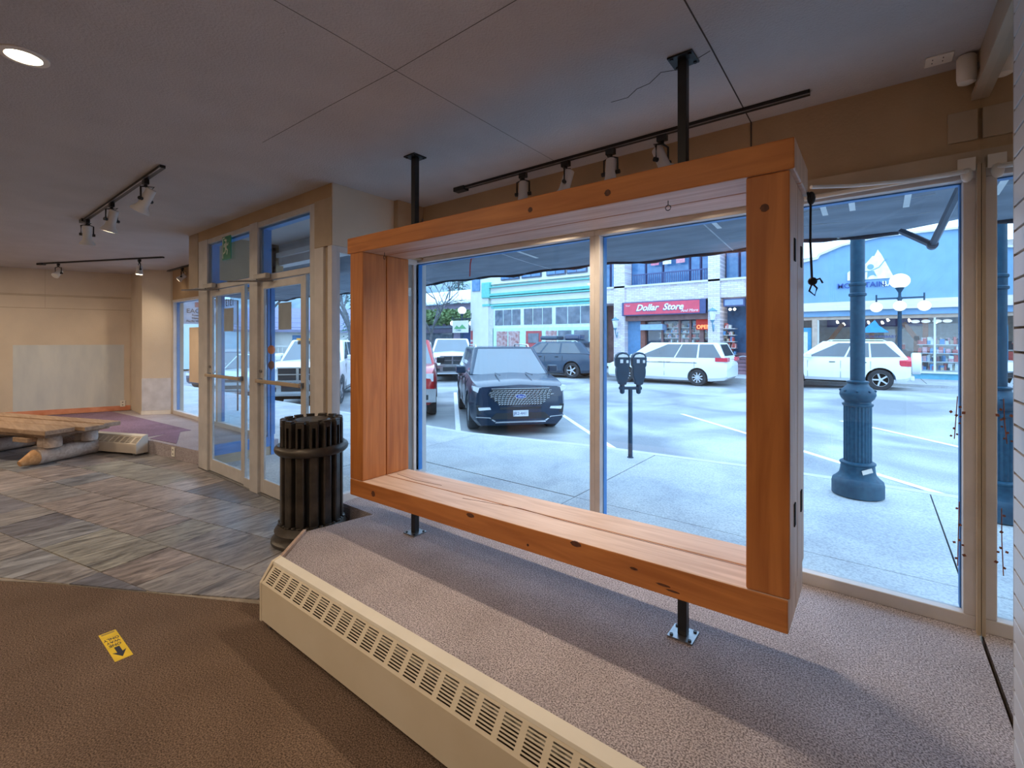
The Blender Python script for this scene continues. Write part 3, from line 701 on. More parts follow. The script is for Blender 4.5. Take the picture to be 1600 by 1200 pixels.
def log(p, q, r, nm='log_runner'):
    p = Vector(p); q = Vector(q); d = (q - p); L = d.length; d.normalize()
    P = [p, p + d * .16, p + d * (L - .16), q]
    mb = MB().tube([P[1], P[2]], r, 14); o = mb.build(nm, mLOG, lb, off=lb.location)
    MB().tube([P[0] + Vector((0, 0, -r * .45)), P[1]], [r * .32, r * .995], 14).build('hewn_end', mLOGE, o, off=lb.location)
    MB().tube([P[2], P[3] + Vector((0, 0, -r * .45))], [r * .995, r * .32], 14).build('hewn_end', mLOGE, o, off=lb.location)
    return o
log((-7.90, .78, .098), (-8.30, 1.66, .098), .097)
log((-9.15, .32, .098), (-9.55, 1.20, .098), .097)
for cx, cy in ((-8.0, 1.05), (-8.18, 1.42), (-9.25, .60), (-9.42, .97)):
    for k, dx in enumerate((-.06, .06)):
        MB().lathe([(.06, 0), (.085, .012), (.09, .05), (.088, .10), (.075, .135), (.06, .14)], (cx + dx * .9, cy + dx * .3, .19), 16).build('support_block', mLOG, lb, off=lb.location)
tag(MB().box((-11.90, .86, .17), (-11.84, .92, .75)).build('dark_upright', mBLACK), 'dark narrow upright standing at the left edge of the photo', 'post')

# =====================================================================================
#                                TRACK LIGHTING
# =====================================================================================
mSPOT = M('spot_white', (0.62, 0.60, 0.60), 0.35, noise=(5, .05))
mLAMPON = M('lamp_glow', (1, .9, .7), .5, emit=((1.0, .82, .55), 18))
mLAMPOFF = M('lamp_dim', (.7, .68, .64), .2)
def track(name, label, p, q):
    p = Vector(p); q = Vector(q); r = thing(name, label, 'track light rail', p)
    d = (q - p); L = d.length; r.rotation_euler = (0, 0, math.atan2(d.y, d.x))
    MB().box((0, -.018, -.022), (L, .018, 0)).build('rail', mBLACK, r, bev=.002)
    MB().box((0, -.0185, -.0235), (L, -.011, -.020)).build('conductor_slot', mSTEEL, r)
    MB().box((-.02, -.032, -.034), (.10, .032, 0)).build('end_feed', mBLACK, r, bev=.004)
    return r
track('track_rail', 'black ceiling track over the slate floor, holding three white spotlights', (-6.60, 1.12, ZC), (-4.07, 1.12, ZC))
track('track_rail', 'black ceiling track near the far left wall with two small spotlights', (-10.84, 1.30, ZC), (-8.51, 2.35, ZC))
track('track_rail', 'short black ceiling track above the far left window', (-10.6, 2.87, ZC), (-8.4, 2.86, ZC))
track('track_rail', 'long black ceiling track above the big shop window behind the timber frame', (-2.75, 2.80, ZC), (-0.26, 2.80, ZC))
def spot(label, x, y, aim, on=False, power=0, kind='flare', group=None, s=1.0, spin=0.0, z=ZC - .0245):
    """track spotlight: adapter, yoke and tapered can; aim = direction vector"""
    r = thing('track_spotlight', label, 'spotlight', (x, y, z), 0, group)
    MB().box((-.03, -.016, -.035), (.03, .016, 0)).cyl((0, 0, -.035), (0, 0, -.055), .012, n=8).build('adapter', mBLACK, r)
    d = Vector(aim).normalized(); side = d.cross(Vector((0, 0, 1)))
    side = side.normalized() if side.length > .05 else Vector((math.cos(spin), math.sin(spin), 0))
    piv = Vector((0, 0, -.155 * s))
    mb = MB()
    for sg in (-1, 1):
        e = side * .048 * s * sg
        mb.tube([Vector((0, 0, -.05)), e + Vector((0, 0, -.065)), e + piv], .0065, 6).cyl(e * .8 + piv, e * 1.3 + piv, .014, n=10)
    mb.build('yoke', mBLACK, r)
    q = d.to_track_quat('Z', 'Y').to_matrix().to_4x4(); M4 = Matrix.Translation(piv) @ q
    if kind == 'flare': pr = [(.028, -.095), (.034, -.09), (.036, .03), (.040, .055), (.062, .085), (.066, .10), (.060, .101)]
    else: pr = [(.030, -.06), (.036, -.055), (.040, .03), (.048, .05), (.050, .075), (.044, .076)]
    pr = [(a * s, b * s) for a, b in pr]
    c = MB().lathe(pr, n=20, M4=M4).build('can', mSPOT, r)
    zf = pr[-1][1]
    MB().lathe([(.001, zf * .99), (pr[-1][0] * .93, zf * .99), (pr[-1][0] * .93, zf + .001), (.001, zf + .004)], n=18, M4=M4).build('bulb', mLAMPON if on else mLAMPOFF, c)
    tail = piv - d * .09 * s
    MB().tube([tail, tail + side * .03 + Vector((0, 0, .03)), Vector((0, 0, -.05))], .003, 5).build('cord', mBLACK, r)
    if power:
        L = bpy.data.lights.new('spot_bulb', 'SPOT'); L.energy = power; L.color = (1.0, .80, .56); L.spot_size = math.radians(110); L.spot_blend = .7; L.shadow_soft_size = .04
        lo = bpy.data.objects.new('spot_bulb', L); COL.objects.link(lo); lo.parent = r
        lo.location = piv + d * (zf + .02); lo.rotation_euler = (-d).to_track_quat('Z', 'Y').to_euler()
    return r
G1 = 'spotlights on the track over the slate floor'
spot('white flared spotlight farthest left on the track over the slate floor, pointing down', -6.42, 1.12, (-.25, .05, -1), False, 0, group=G1)
spot('lit white flared spotlight in the middle of the track over the slate floor', -5.47, 1.12, (-.35, -.15, -1), True, 30, group=G1)
spot('white flared spotlight nearest the camera on the track over the slate floor', -4.47, 1.12, (-.45, -.35, -1), False, 10, group=G1)
spot('small dark-mouthed spotlight turned sideways on the far left track', -10.45, 1.47, (.5, -.6, -.7), False, 0, 'can', G1 + ' far left')
spot('small lit spotlight pointing straight down on the far left track', -8.93, 2.16, (0, -.05, -1), True, 60, 'can', G1 + ' far left')
spot('small lit spotlight on the short track above the far left window', -9.40, 2.865, (-.4, -.6, -.7), True, 50, 'can')
G2 = 'spotlights above the big shop window'
spot('white spotlight leftmost above the timber frame top beam', -2.07, 2.80, (.05, -.15, -1), False, 38, 'flare', G2)
spot('second white spotlight from the left above the timber frame, leaning right', -1.70, 2.80, (-.3, -.1, -1), False, 38, 'flare', G2)
spot('third white spotlight above the timber frame, hanging straight beside the black post', -1.36, 2.80, (0, -.1, -1), False, 38, 'flare', G2)
spot('white spotlight leaning left, nearest the black ceiling post above the timber frame', -1.02, 2.80, (.4, -.2, -.9), False, 38, 'flare', G2)
# recessed downlights (one in view; the others unseen, added to brighten the room)
def downlight(x, y, power, label):
    r = thing('recessed_downlight', label, 'ceiling light', (x, y, ZC))
    MB().lathe([(.062, .001), (.085, .0), (.085, -.006), (.062, -.008), (.060, .0)], n=28).build('trim_ring', mWHITE, r)
    MB().lathe([(.001, -.003), (.060, -.003), (.060, -.001), (.001, -.0005)], n=24).build('lens', mLAMPON, r)
    L = bpy.data.lights.new('downlight_bulb', 'AREA'); L.shape = 'DISK'; L.size = .14; L.energy = power; L.color = (1.0, .78, .54)
    lo = bpy.data.objects.new('downlight_bulb', L); COL.objects.link(lo); lo.parent = r; lo.location = (0, 0, -.012)
downlight(-3.0, 0.31, 14, 'round recessed ceiling downlight at the upper left corner of the photo')
for i, (x, y, p) in enumerate([(-1.3, -.6, 22), (-3.4, -1.6, 20), (-6.6, -1.0, 34), (-9.4, -.4, 75), (-1.3, -2.8, 16), (-5.0, -3.2, 18)]):
    downlight(x, y, p, ['round recessed downlight over the carpet just behind the camera', 'round recessed downlight left behind the camera', 'round recessed downlight over the slate floor behind', 'round recessed downlight near the left wall', 'round recessed downlight far behind the camera', 'round recessed downlight by the back wall'][i])

# =====================================================================================
#                                FLOOR STICKER
# =====================================================================================
st = thing('floor_sticker', 'yellow floor sticker reading ONE WAY ONLY with a black arrow', 'sticker', (-2.955, .619, 0), math.atan2(.02, -.32) + PI / 2 + PI)
# local +Y = reading-up direction (towards +X in the room), width 0.068, height 0.315
st.rotation_euler = (0, 0, -PI / 2 + .0)
# width along local x
MB().box((-.034 * 1.0, -.157, 0.0004), (.034, .157, .0014)).build('sheet', M('sticker_yellow', (0.80, .56, .03), .5, noise=(14, .12)), st)
mt = Matrix.Translation((0, 0, .0015))
for i, tx in enumerate(('ONE', 'WAY', 'ONLY')):
    me = text_mesh(tx, .034, depth=.0004, align='CENTER', bold=.0006)
    me.transform(Matrix.Translation((0, -.012 - i * .036, .0016)) @ Matrix.Diagonal((.66, 1, 1, 1)))
    me.materials.clear(); me.materials.append(mLET); o = bpy.data.objects.new('lettering', me); COL.objects.link(o); o.parent = st
MB().prism([(-.010, .025), (.010, .025), (.010, .085), (.026, .075), (.0, .135), (-.026, .075), (-.010, .085)], .0012, .0022).build('arrow', mLET, st)
MB().box((-.026, -.149, .0012), (.026, -.135, .0020)).build('small_print', M('print_grey', (.35, .26, .08), .7), st)
#@@EXTERIOR@@
# =====================================================================================
#                                    OUTDOORS: GROUND
# =====================================================================================
def asphalt(name, a, b, c, sc1=0.35):
    m = bpy.data.materials.new(name); m.use_nodes = True
    n = m.node_tree.nodes; l = m.node_tree.links; p = n['Principled BSDF']
    t = n.new('ShaderNodeNewGeometry')
    nz = n.new('ShaderNodeTexNoise'); nz.inputs['Scale'].default_value = sc1; nz.inputs['Detail'].default_value = 7; nz.inputs['Distortion'].default_value = 1.2
    n2 = n.new('ShaderNodeTexNoise'); n2.inputs['Scale'].default_value = 55; n2.inputs['Detail'].default_value = 3
    l.new(t.outputs['Position'], nz.inputs['Vector']); l.new(t.outputs['Position'], n2.inputs['Vector'])
    r = n.new('ShaderNodeValToRGB'); l.new(nz.outputs['Fac'], r.inputs[0])
    e = r.color_ramp.elements; e[0].position = .35; e[0].color = (*a, 1); e[1].position = .66; e[1].color = (*c, 1); q = e.new(.5); q.color = (*b, 1)
    r2 = n.new('ShaderNodeValToRGB'); l.new(n2.outputs['Fac'], r2.inputs[0])
    r2.color_ramp.elements[0].position = .35; r2.color_ramp.elements[0].color = (.72, .72, .72, 1); r2.color_ramp.elements[1].position = .6; r2.color_ramp.elements[1].color = (1, 1, 1, 1)
    mx = n.new('ShaderNodeMix'); mx.data_type = 'RGBA'; mx.blend_type = 'MULTIPLY'; mx.inputs[0].default_value = 1
    l.new(r.outputs[0], mx.inputs[6]); l.new(r2.outputs[0], mx.inputs[7]); l.new(mx.outputs[2], p.inputs['Base Color'])
    p.inputs['Roughness'].default_value = .75
    bp = n.new('ShaderNodeBump'); bp.inputs['Strength'].default_value = .35; bp.inputs['Distance'].default_value = .01
    l.new(n2.outputs['Fac'], bp.inputs['Height']); l.new(bp.outputs[0], p.inputs['Normal'])
    return m
mROAD = asphalt('road_asphalt', (.24, .25, .27), (.37, .38, .39), (.54, .54, .53))
mCONC = asphalt('sidewalk_concrete', (.40, .41, .43), (.47, .48, .49), (.55, .55, .54), 1.1)
mPAINT = M('road_paint', (.88, .88, .86), .7, noise=(9, .08))
mCURB = M('curb_concrete', (.50, .50, .50), .8, noise=(4, .1))
def rz(x, y):
    sx = min(1, max(0, (x + 4) / 4)); sy = min(1, max(0, (y - 8) / 10))
    return -.42 + .09 * min(1, max(0, (y - 9) / 8)) + .13 * sx * sy
xs = [-90, -60, -40, -28, -20, -16, -12, -8, -6, -4, -3, -2, -1, 0, 2, 5, 10, 20, 40]; ys = [5.8, 6.5, 8, 10, 12, 14, 16, 18, 20, 21.5, 22.6]
mb = MB(); vs = [(x, y, rz(x, y)) for y in ys for x in xs]; nx = len(xs)
mb.add(vs, [(j * nx + i, j * nx + i + 1, (j + 1) * nx + i + 1, (j + 1) * nx + i) for j in range(len(ys) - 1) for i in range(nx - 1)], True)
road = struct(mb.build('road', mROAD, fixn=False))
struct(MB().box((-300, -60, -.75), (200, 300, -.45)).build('ground', mROAD))
def curbY(x):
    P = [(-30, 6.2), (-6.9, 6.2), (-5.77, 6.19), (-3.59, 6.63), (-.71, 6.88), (.4, 6.86), (30, 6.9)]
    for (xa, ya), (xb, yb) in zip(P, P[1:]):
        if xa <= x <= xb: return ya + (yb - ya) * (x - xa) / (xb - xa)
    return 6.5
swk = sroot('sidewalk', (0, 4.5, -.15)); so = swk.location
mb = MB(); cut = [-20, -17.5, -14.5, -11.5, -8.5, -5.5, -2.5, .47, 3.5, 6.5, 9.5]
MB().box((-20, 2.2, -.3), (9.5, 6.19, -.165)).build('base_course', mDARK, swk, off=so)
for xa, xb in zip(cut, cut[1:]):
    g = .006
    for (ya, yb) in ((3.0 if not (-6.5 < xa < -3.4) else 3.0, 4.30), (4.30, None)):
        k = 6; X = [xa + g + (xb - xa - 2 * g) * i / k for i in range(k + 1)]
        top = [(x, (curbY(x) - .15 if yb is None else yb - g)) for x in X]
        poly = [(X[0], ya + g), (X[-1], ya + g)] + list(reversed(top))
        MB().prism(poly, -.25, -.15 + random.uniform(-.002, .002)).build('slab', mCONC, swk, off=so)
mb = MB(); X = [-20 + 29.5 * i / 60 for i in range(61)]
poly = [(x, curbY(x) - .145) for x in X] + [(x, curbY(x)) for x in reversed(X)]
n_ = len(X)
vs = []; fs = []
for x in X: vs += [(x, curbY(x) - .145, -.15), (x, curbY(x), -.155), (x, curbY(x) + .01, -.40), (x, curbY(x) - .145, -.40)]
for i in range(n_ - 1):
    for k in range(4): fs.append((i * 4 + k, i * 4 + (k + 1) % 4, (i + 1) * 4 + (k + 1) % 4, (i + 1) * 4 + k))
mb.add(vs, fs); mb.build('curb', mCURB, swk, off=so)
# entrance alcove slab
struct(MB().box((-6.42, 2.19, -.2), (-3.53, 3.0, -.012)).build('alcove_step', mCONC))
# far sidewalk with its curb
far = struct(MB().prism([(-60, 21.0), (-25, 21.3), (-4, 21.5), (0, 22.5), (30, 22.8), (30, 27), (-60, 27)], -.45, -.1).build('far_sidewalk', mCONC))
for i in range(26):
    x = -30 + i * 1.5; MB().box((x, 22.9, -.105), (x + .02, 25.9, -.098)).build('joint', mCRK, far) if 4 < i < 26 else None
# parking bay lines (45 degrees)
def pline(name, label, p, q, wd=.11):
    p = Vector(p); q = Vector(q); d = (q - p).normalized(); nn = Vector((-d.y, d.x)) * wd / 2; n = 8; vs = []; fs = []
    for i in range(n + 1):
        c = p + (q - p) * i / n
        for s_, h in ((-1, .008), (1, .008), (1, .002), (-1, .002)): vs.append((c.x + nn.x * s_, c.y + nn.y * s_, rz(c.x, c.y) + h))
    for i in range(n):
        for k in range(4): fs.append((i * 4 + k, i * 4 + (k + 1) % 4, (i + 1) * 4 + (k + 1) % 4, (i + 1) * 4 + k))
    fs += [(0, 1, 2, 3), tuple(n * 4 + k for k in (3, 2, 1, 0))]
    return tag(MB().add(vs, fs).build(name, mPAINT), label, 'road marking')
pline('parking_line', 'white painted parking line left of the dark blue SUV', (-12.0, 12.1), (-6.9, 7.05))
pline('parking_line', 'white painted parking line right of the dark blue SUV, behind the mullion', (-6.6, 10.5), (-3.55, 7.55))
pline('parking_line', 'long white painted parking line passing behind the fluted lamp post', (-3.9, 12.1), (.80, 7.75))
pline('parking_line', 'white painted parking line at the far right reaching the window jamb', (-.6, 12.9), (4.4, 8.0))
# snow-grey patches on the road: worn slabs
for pts, lb_ in (([(-4.5, 7.35), (-3.9, 7.6), (-3.5, 7.45), (-3.6, 7.2), (-4.2, 7.15)], 'pale salt heap beside the curb left of the parking meters'),):
    vs = [(x, y, rz(x, y)) for x, y in pts] + [(-3.95, 7.38, rz(-3.95, 7.38) + .05)]
    tag(MB().add(vs, [(i, (i + 1) % 5, 5) for i in range(5)] + [(4, 3, 2, 1, 0)]).build('salt_heap', M('salt', (.85, .85, .86), .9)), lb_, 'heap')

# =====================================================================================
#                            SHOP EXTERIOR: SOFFIT, AWNING
# =====================================================================================
mEXT = M('exterior_render', (.60, .60, .62), .85, noise=(3, .12), bump=(30, .3))
mSOF = M('soffit_board', (.80, .81, .83), .8, noise=(4, .05))
struct(MB().box((-12, 3.21, 2.80), (6, 3.35, 4.6)).build('wall_facade', mEXT))
sf = struct(MB().box((-6.5, 2.2, 2.82), (-3.38, 3.16, 2.90)).build('trim_10', mSOF))
MB().box((-4.75, 2.60, 2.805), (-4.60, 2.75, 2.82)).build('soffit_lamp', M('lamp_glass_off', (.35, .35, .36), .4), sf)
bmz = struct(MB().box((-6.5, 3.02, 2.50), (-3.40, 3.16, 2.82)).build('trim_11', mEXT))
MB().box((-6.5, 2.98, 2.60), (-3.40, 3.02, 2.66)).build('ledge', mSOF, bmz)
mAWN = M('awning_canvas', (.22, .26, .32), .95, noise=(2.2, .16), stretch=(1, 3, 1), bump=(8, .35))
aw = thing('awning', 'grey canvas awning with a wavy dark hem outside above the shop window', 'awning', (-4, 3.16, 2.75))
def awz(x, y):
    t_ = (4.8 - y) / 1.64
    base = 2.365 + .06 * (4.8 - y) if y > 3.6 else 2.437 + (3.6 - y) * .8
    return base + .012 * math.sin(x * 3.1 + y * 2) * (1 - t_ * .5) + .010 * math.sin(x * 7.3) * max(0, 1 - t_ * 3)
def awedge(x): return 4.8 + .03 * math.sin(x * 2.3)
NX, NY = 120, 14; vs = []
for j in range(NY + 1):
    for i in range(NX + 1):
        x = -10.7 + 12.6 * i / NX; xe = x
        f_ = j / NY; y = 3.17 + (awedge(x) - max(0, x - .13) * .72 - 3.17) * f_
        vs.append((xe, y, awz(x, y)))
W_ = NX + 1
fs = [(j * W_ + i, j * W_ + i + 1, (j + 1) * W_ + i + 1, (j + 1) * W_ + i) for j in range(NY) for i in range(NX)]
c = MB().add(vs, fs, True).build('canvas', mAWN, aw, off=aw.location, fixn=False)
sd = c.modifiers.new('solid', 'SOLIDIFY'); sd.thickness = .004
ph = [(-10.7 + 10.85 * i / 110, awedge(-10.7 + 10.85 * i / 110), awz(-10.7 + 10.85 * i / 110, 4.8) - .012) for i in range(111)]
MB().tube(ph, [.016 + .008 * math.sin(i * 1.7) * math.sin(i * .37) for i in range(111)], 6).build('hem', M('hem_dark', (.035, .035, .05), .8), aw, off=aw.location)
mSEAM = M('canvas_seam', (.46, .50, .56), .9)
for x in (-1.06, -3.1, -5.2, -7.3, -9.4):
    MB().tube([(x, y, awz(x, y) - .004) for y in (3.3, 3.5, 3.7, 4.0, 4.3, 4.6, 4.78)], .006, 5).build('seam', mSEAM, aw, off=aw.location)
for yy in (3.95, 4.35):
    MB().tube([(-1.0 + 1.3 * i / 10, yy + .05 * math.sin(i), awz(-1 + 1.3 * i / 10, yy) - .003) for i in range(11)], .004, 5).build('fold_seam', mSEAM, aw, off=aw.location)
for x, y in ((-.30, 3.72), (-.14, 3.70), (.15, 3.78), (-1.0, 3.62), (-2.9, 3.80)):
    MB().hexa([(x, y, awz(x, y) - .008), (x + .034, y, awz(x, y) - .008), (x + .034, y + .36, awz(x, y + .36) - .008), (x, y + .36, awz(x, y + .36) - .008)],
              [(x, y, awz(x, y) - .005), (x + .034, y, awz(x, y) - .005), (x + .034, y + .36, awz(x, y + .36) - .005), (x, y + .36, awz(x, y + .36) - .005)]).build('tie_strap', M('strap_white', (.75, .78, .8), .7), aw, off=aw.location)
mARM = M('arm_metal', (.10, .12, .16), .5, metal=.4)
MB().tube([(.16, 4.62, 2.33), (.305, 4.2, 2.14)], .022, 6).tube([(.305, 4.2, 2.14), (.40, 3.35, 2.42), (.43, 3.17, 2.48)], .022, 6).build('folding_arm', mARM, aw, off=aw.location)
MB().cyl((.305, 4.17, 2.14), (.305, 4.23, 2.14), .03).build('elbow_joint', mARM, aw, off=aw.location)
# small things against the glass
tag(MB().tube([(-2.93, 3.16, 2.36), (-2.92, 3.16, 2.28), (-2.94, 3.16, 2.20), (-2.95, 3.165, 2.09)], .006, 5).tube([(-2.925, 3.16, 2.32), (-2.90, 3.16, 2.25)], .006, 5).build('red_ribbon', M('ribbon_red', (.65, .04, .03), .6)), 'red ribbon dangling at the head of the left window pane', 'ribbon')
def leaves(name, label, c, n, spread, mat):
    r = random.Random(n); mb = MB()
    mb.tube([(c[0] - spread[0] * .3, c[1], c[2] - spread[2] * .5), (c[0], c[1] + .01, c[2]), (c[0] + spread[0] * .2, c[1], c[2] + spread[2] * .5)], .002, 5)
    o = thing(name, label, 'dried leaves', c)
    mb.build('stem', mat, o, off=c)
    for i in range(n):
        p = Vector((r.uniform(-1, 1) * spread[0], r.uniform(-.01, .01), r.uniform(-.5, .5) * spread[2])); a_ = r.uniform(0, 6.28); L = r.uniform(.012, .022)
        d = Vector((math.cos(a_), r.uniform(-.3, .3), math.sin(a_))) * L; e_ = d.cross(Vector((0, 1, 0))).normalized() * L * .45
        MB().add([p, p + d * .5 + e_, p + d, p + d * .5 - e_, p + d * .5 + Vector((0, .003, 0))], [(0, 1, 4), (1, 2, 4), (2, 3, 4), (3, 0, 4), (0, 3, 2, 1)]).build('leaf', mat, o)
mLEAF = M('dry_leaf', (.25, .09, .05), .9, noise=(30, .3))
leaves('dried_leaves', 'brown dried leaf sprig caught at the right window jamb, halfway up', (.300, 2.992, 1.14), 9, (.022, .01, .20), mLEAF)
leaves('dried_leaves', 'brown dried leaf bits at the lower right corner of the window', (.308, 2.992, .60), 8, (.012, .01, .30), mLEAF)
# cardboard sheet and banner sign at the far left window
tag(MB().box((-9.18, 2.90, .80), (-8.35, 2.905, 1.72)).build('cardboard_sheet', M('cardboard', (.62, .50, .38), .9, noise=(5, .05))), 'beige cardboard sheet covering part of the far left window', 'sheet')
bn = thing('banner_sign', 'pale banner with dark capital lettering outside the far left window', 'sign', (-12.09, 3.91, 2.12), 1.262)
MB().box((-.30, -.0, -.25), (.85, .015, .32)).build('board', M('banner_blue', (.36, .40, .52), .7), bn)
for tx, sz_, x_, zz in (('EAGLE', .135, -.14, 0), ('Funny T-Shirts', .062, -.04, -.07), ('Hemp Clothing', .062, -.04, -.135), ('Pacific West Native', .062, -.14, -.205)):
    lettering('lettering', tx, sz_, frame_xz(x_, -.004, zz), mLET, bn, depth=.002, bold=.001)
MB().box((.02, -.012, .13), (.12, -.002, .24)).build('emblem', M('emblem_red', (.35, .12, .10), .7), bn)
MB().tube([(-.30, .007, .32), (.85, .007, .32), (.85, .007, -2.3)], .02, 6).build('banner_pole', mBLACK, bn)
# blue street post with red plaque outside the entrance
hp = thing('hanging_ornament', 'orange and red round ornament hanging outside the right door', 'ornament', (-6.20, 2.88, 1.40))
MB().sphere((0, 0, -.02), .045, 12, 8, 1.3).build('upper_disc', M('orn_orange', (.70, .14, .03), .5), hp)
MB().sphere((0, 0, -.22), .038, 10, 7, 1.5).build('lower_tuft', M('orn_brown', (.25, .08, .05), .8), hp)
MB().tube([(0, 0, .16), (0, 0, -.3)], .003, 5).build('string', mBLACK, hp)

# =====================================================================================
#                                VEHICLES
# =====================================================================================
def bool_cut(o, cyls):
    mb = MB()
    for p, q, r in cyls: mb.cyl(p, q, r, n=28)
    c = mb.build('cutter', None, o.parent); bpy.context.view_layer.update(); md = o.modifiers.new('b', 'BOOLEAN'); md.operation = 'DIFFERENCE'; md.object = c; md.solver = 'EXACT'
    dg = bpy.context.evaluated_depsgraph_get(); dg.update()
    me = bpy.data.meshes.new_from_object(o.evaluated_get(dg)); o.modifiers.clear(); o.data = me
    me.set_sharp_from_angle(angle=math.radians(32)); bpy.data.objects.remove(c)
def panel(quad, uv, out, th=.006):
    A, B, C, D = [Vector(p) for p in quad]   # A(0,0) B(1,0) C(1,1) D(0,1)
    nn = (B - A).cross(D - A).normalized()
    f = lambda u, v: (A * (1 - u) * (1 - v) + B * u * (1 - v) + C * u * v + D * (1 - u) * v)
    lo = [f(u, v) + nn * (out - th) for u, v in uv]; hi = [f(u, v) + nn * out for u, v in uv]; n = len(uv)
    return MB().add(lo + hi, [tuple(reversed(range(n))), tuple(range(n, 2 * n))] + [(i, (i + 1) % n, n + (i + 1) % n, n + i) for i in range(n)])
mALLOY = M('alloy_rim', (.55, .57, .60), .35, .3, noise=(9, .08))
def wheel(parent, x, y, z, r, wd, mat_rim, spokes=5, face=1):
    w_ = MB().lathe([(r * .62, -wd / 2), (r * .93, -wd / 2), (r, -wd * .32), (r, wd * .32), (r * .93, wd / 2), (r * .62, wd / 2), (r * .62, -wd / 2)], n=30, M4=Matrix.Rotation(PI / 2, 4, 'X'), caps=False).build('wheel', mRUB, parent)
    w_.location = (x, y, z)
    mb = MB(); R = Matrix.Rotation(PI / 2, 4, 'X')
    mb.lathe([(r * .60, -wd * .40), (r * .66, -wd * .5), (r * .66, -wd * .44), (r * .60, wd * .44), (r * .66, wd * .44), (r * .66, wd * .5), (r * .60, wd * .40)], n=26, M4=R, caps=False)
    for sgn in (-1, 1):
        for k in range(spokes):
            a = 2 * PI * k / spokes; mb.box((r * .05, -r * .07, sgn * wd * .36 - .015), (r * .62, r * .07, sgn * wd * .36 + .015), R @ Matrix.Rotation(a, 4, 'Z'))
        mb.lathe([(r * .16, sgn * wd * .36 - .025), (r * .16, sgn * wd * .36 + .025)], n=12, M4=R)
    mb.build('rim', mat_rim, w_)
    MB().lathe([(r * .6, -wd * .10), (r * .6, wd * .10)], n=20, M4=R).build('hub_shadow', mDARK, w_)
    return w_
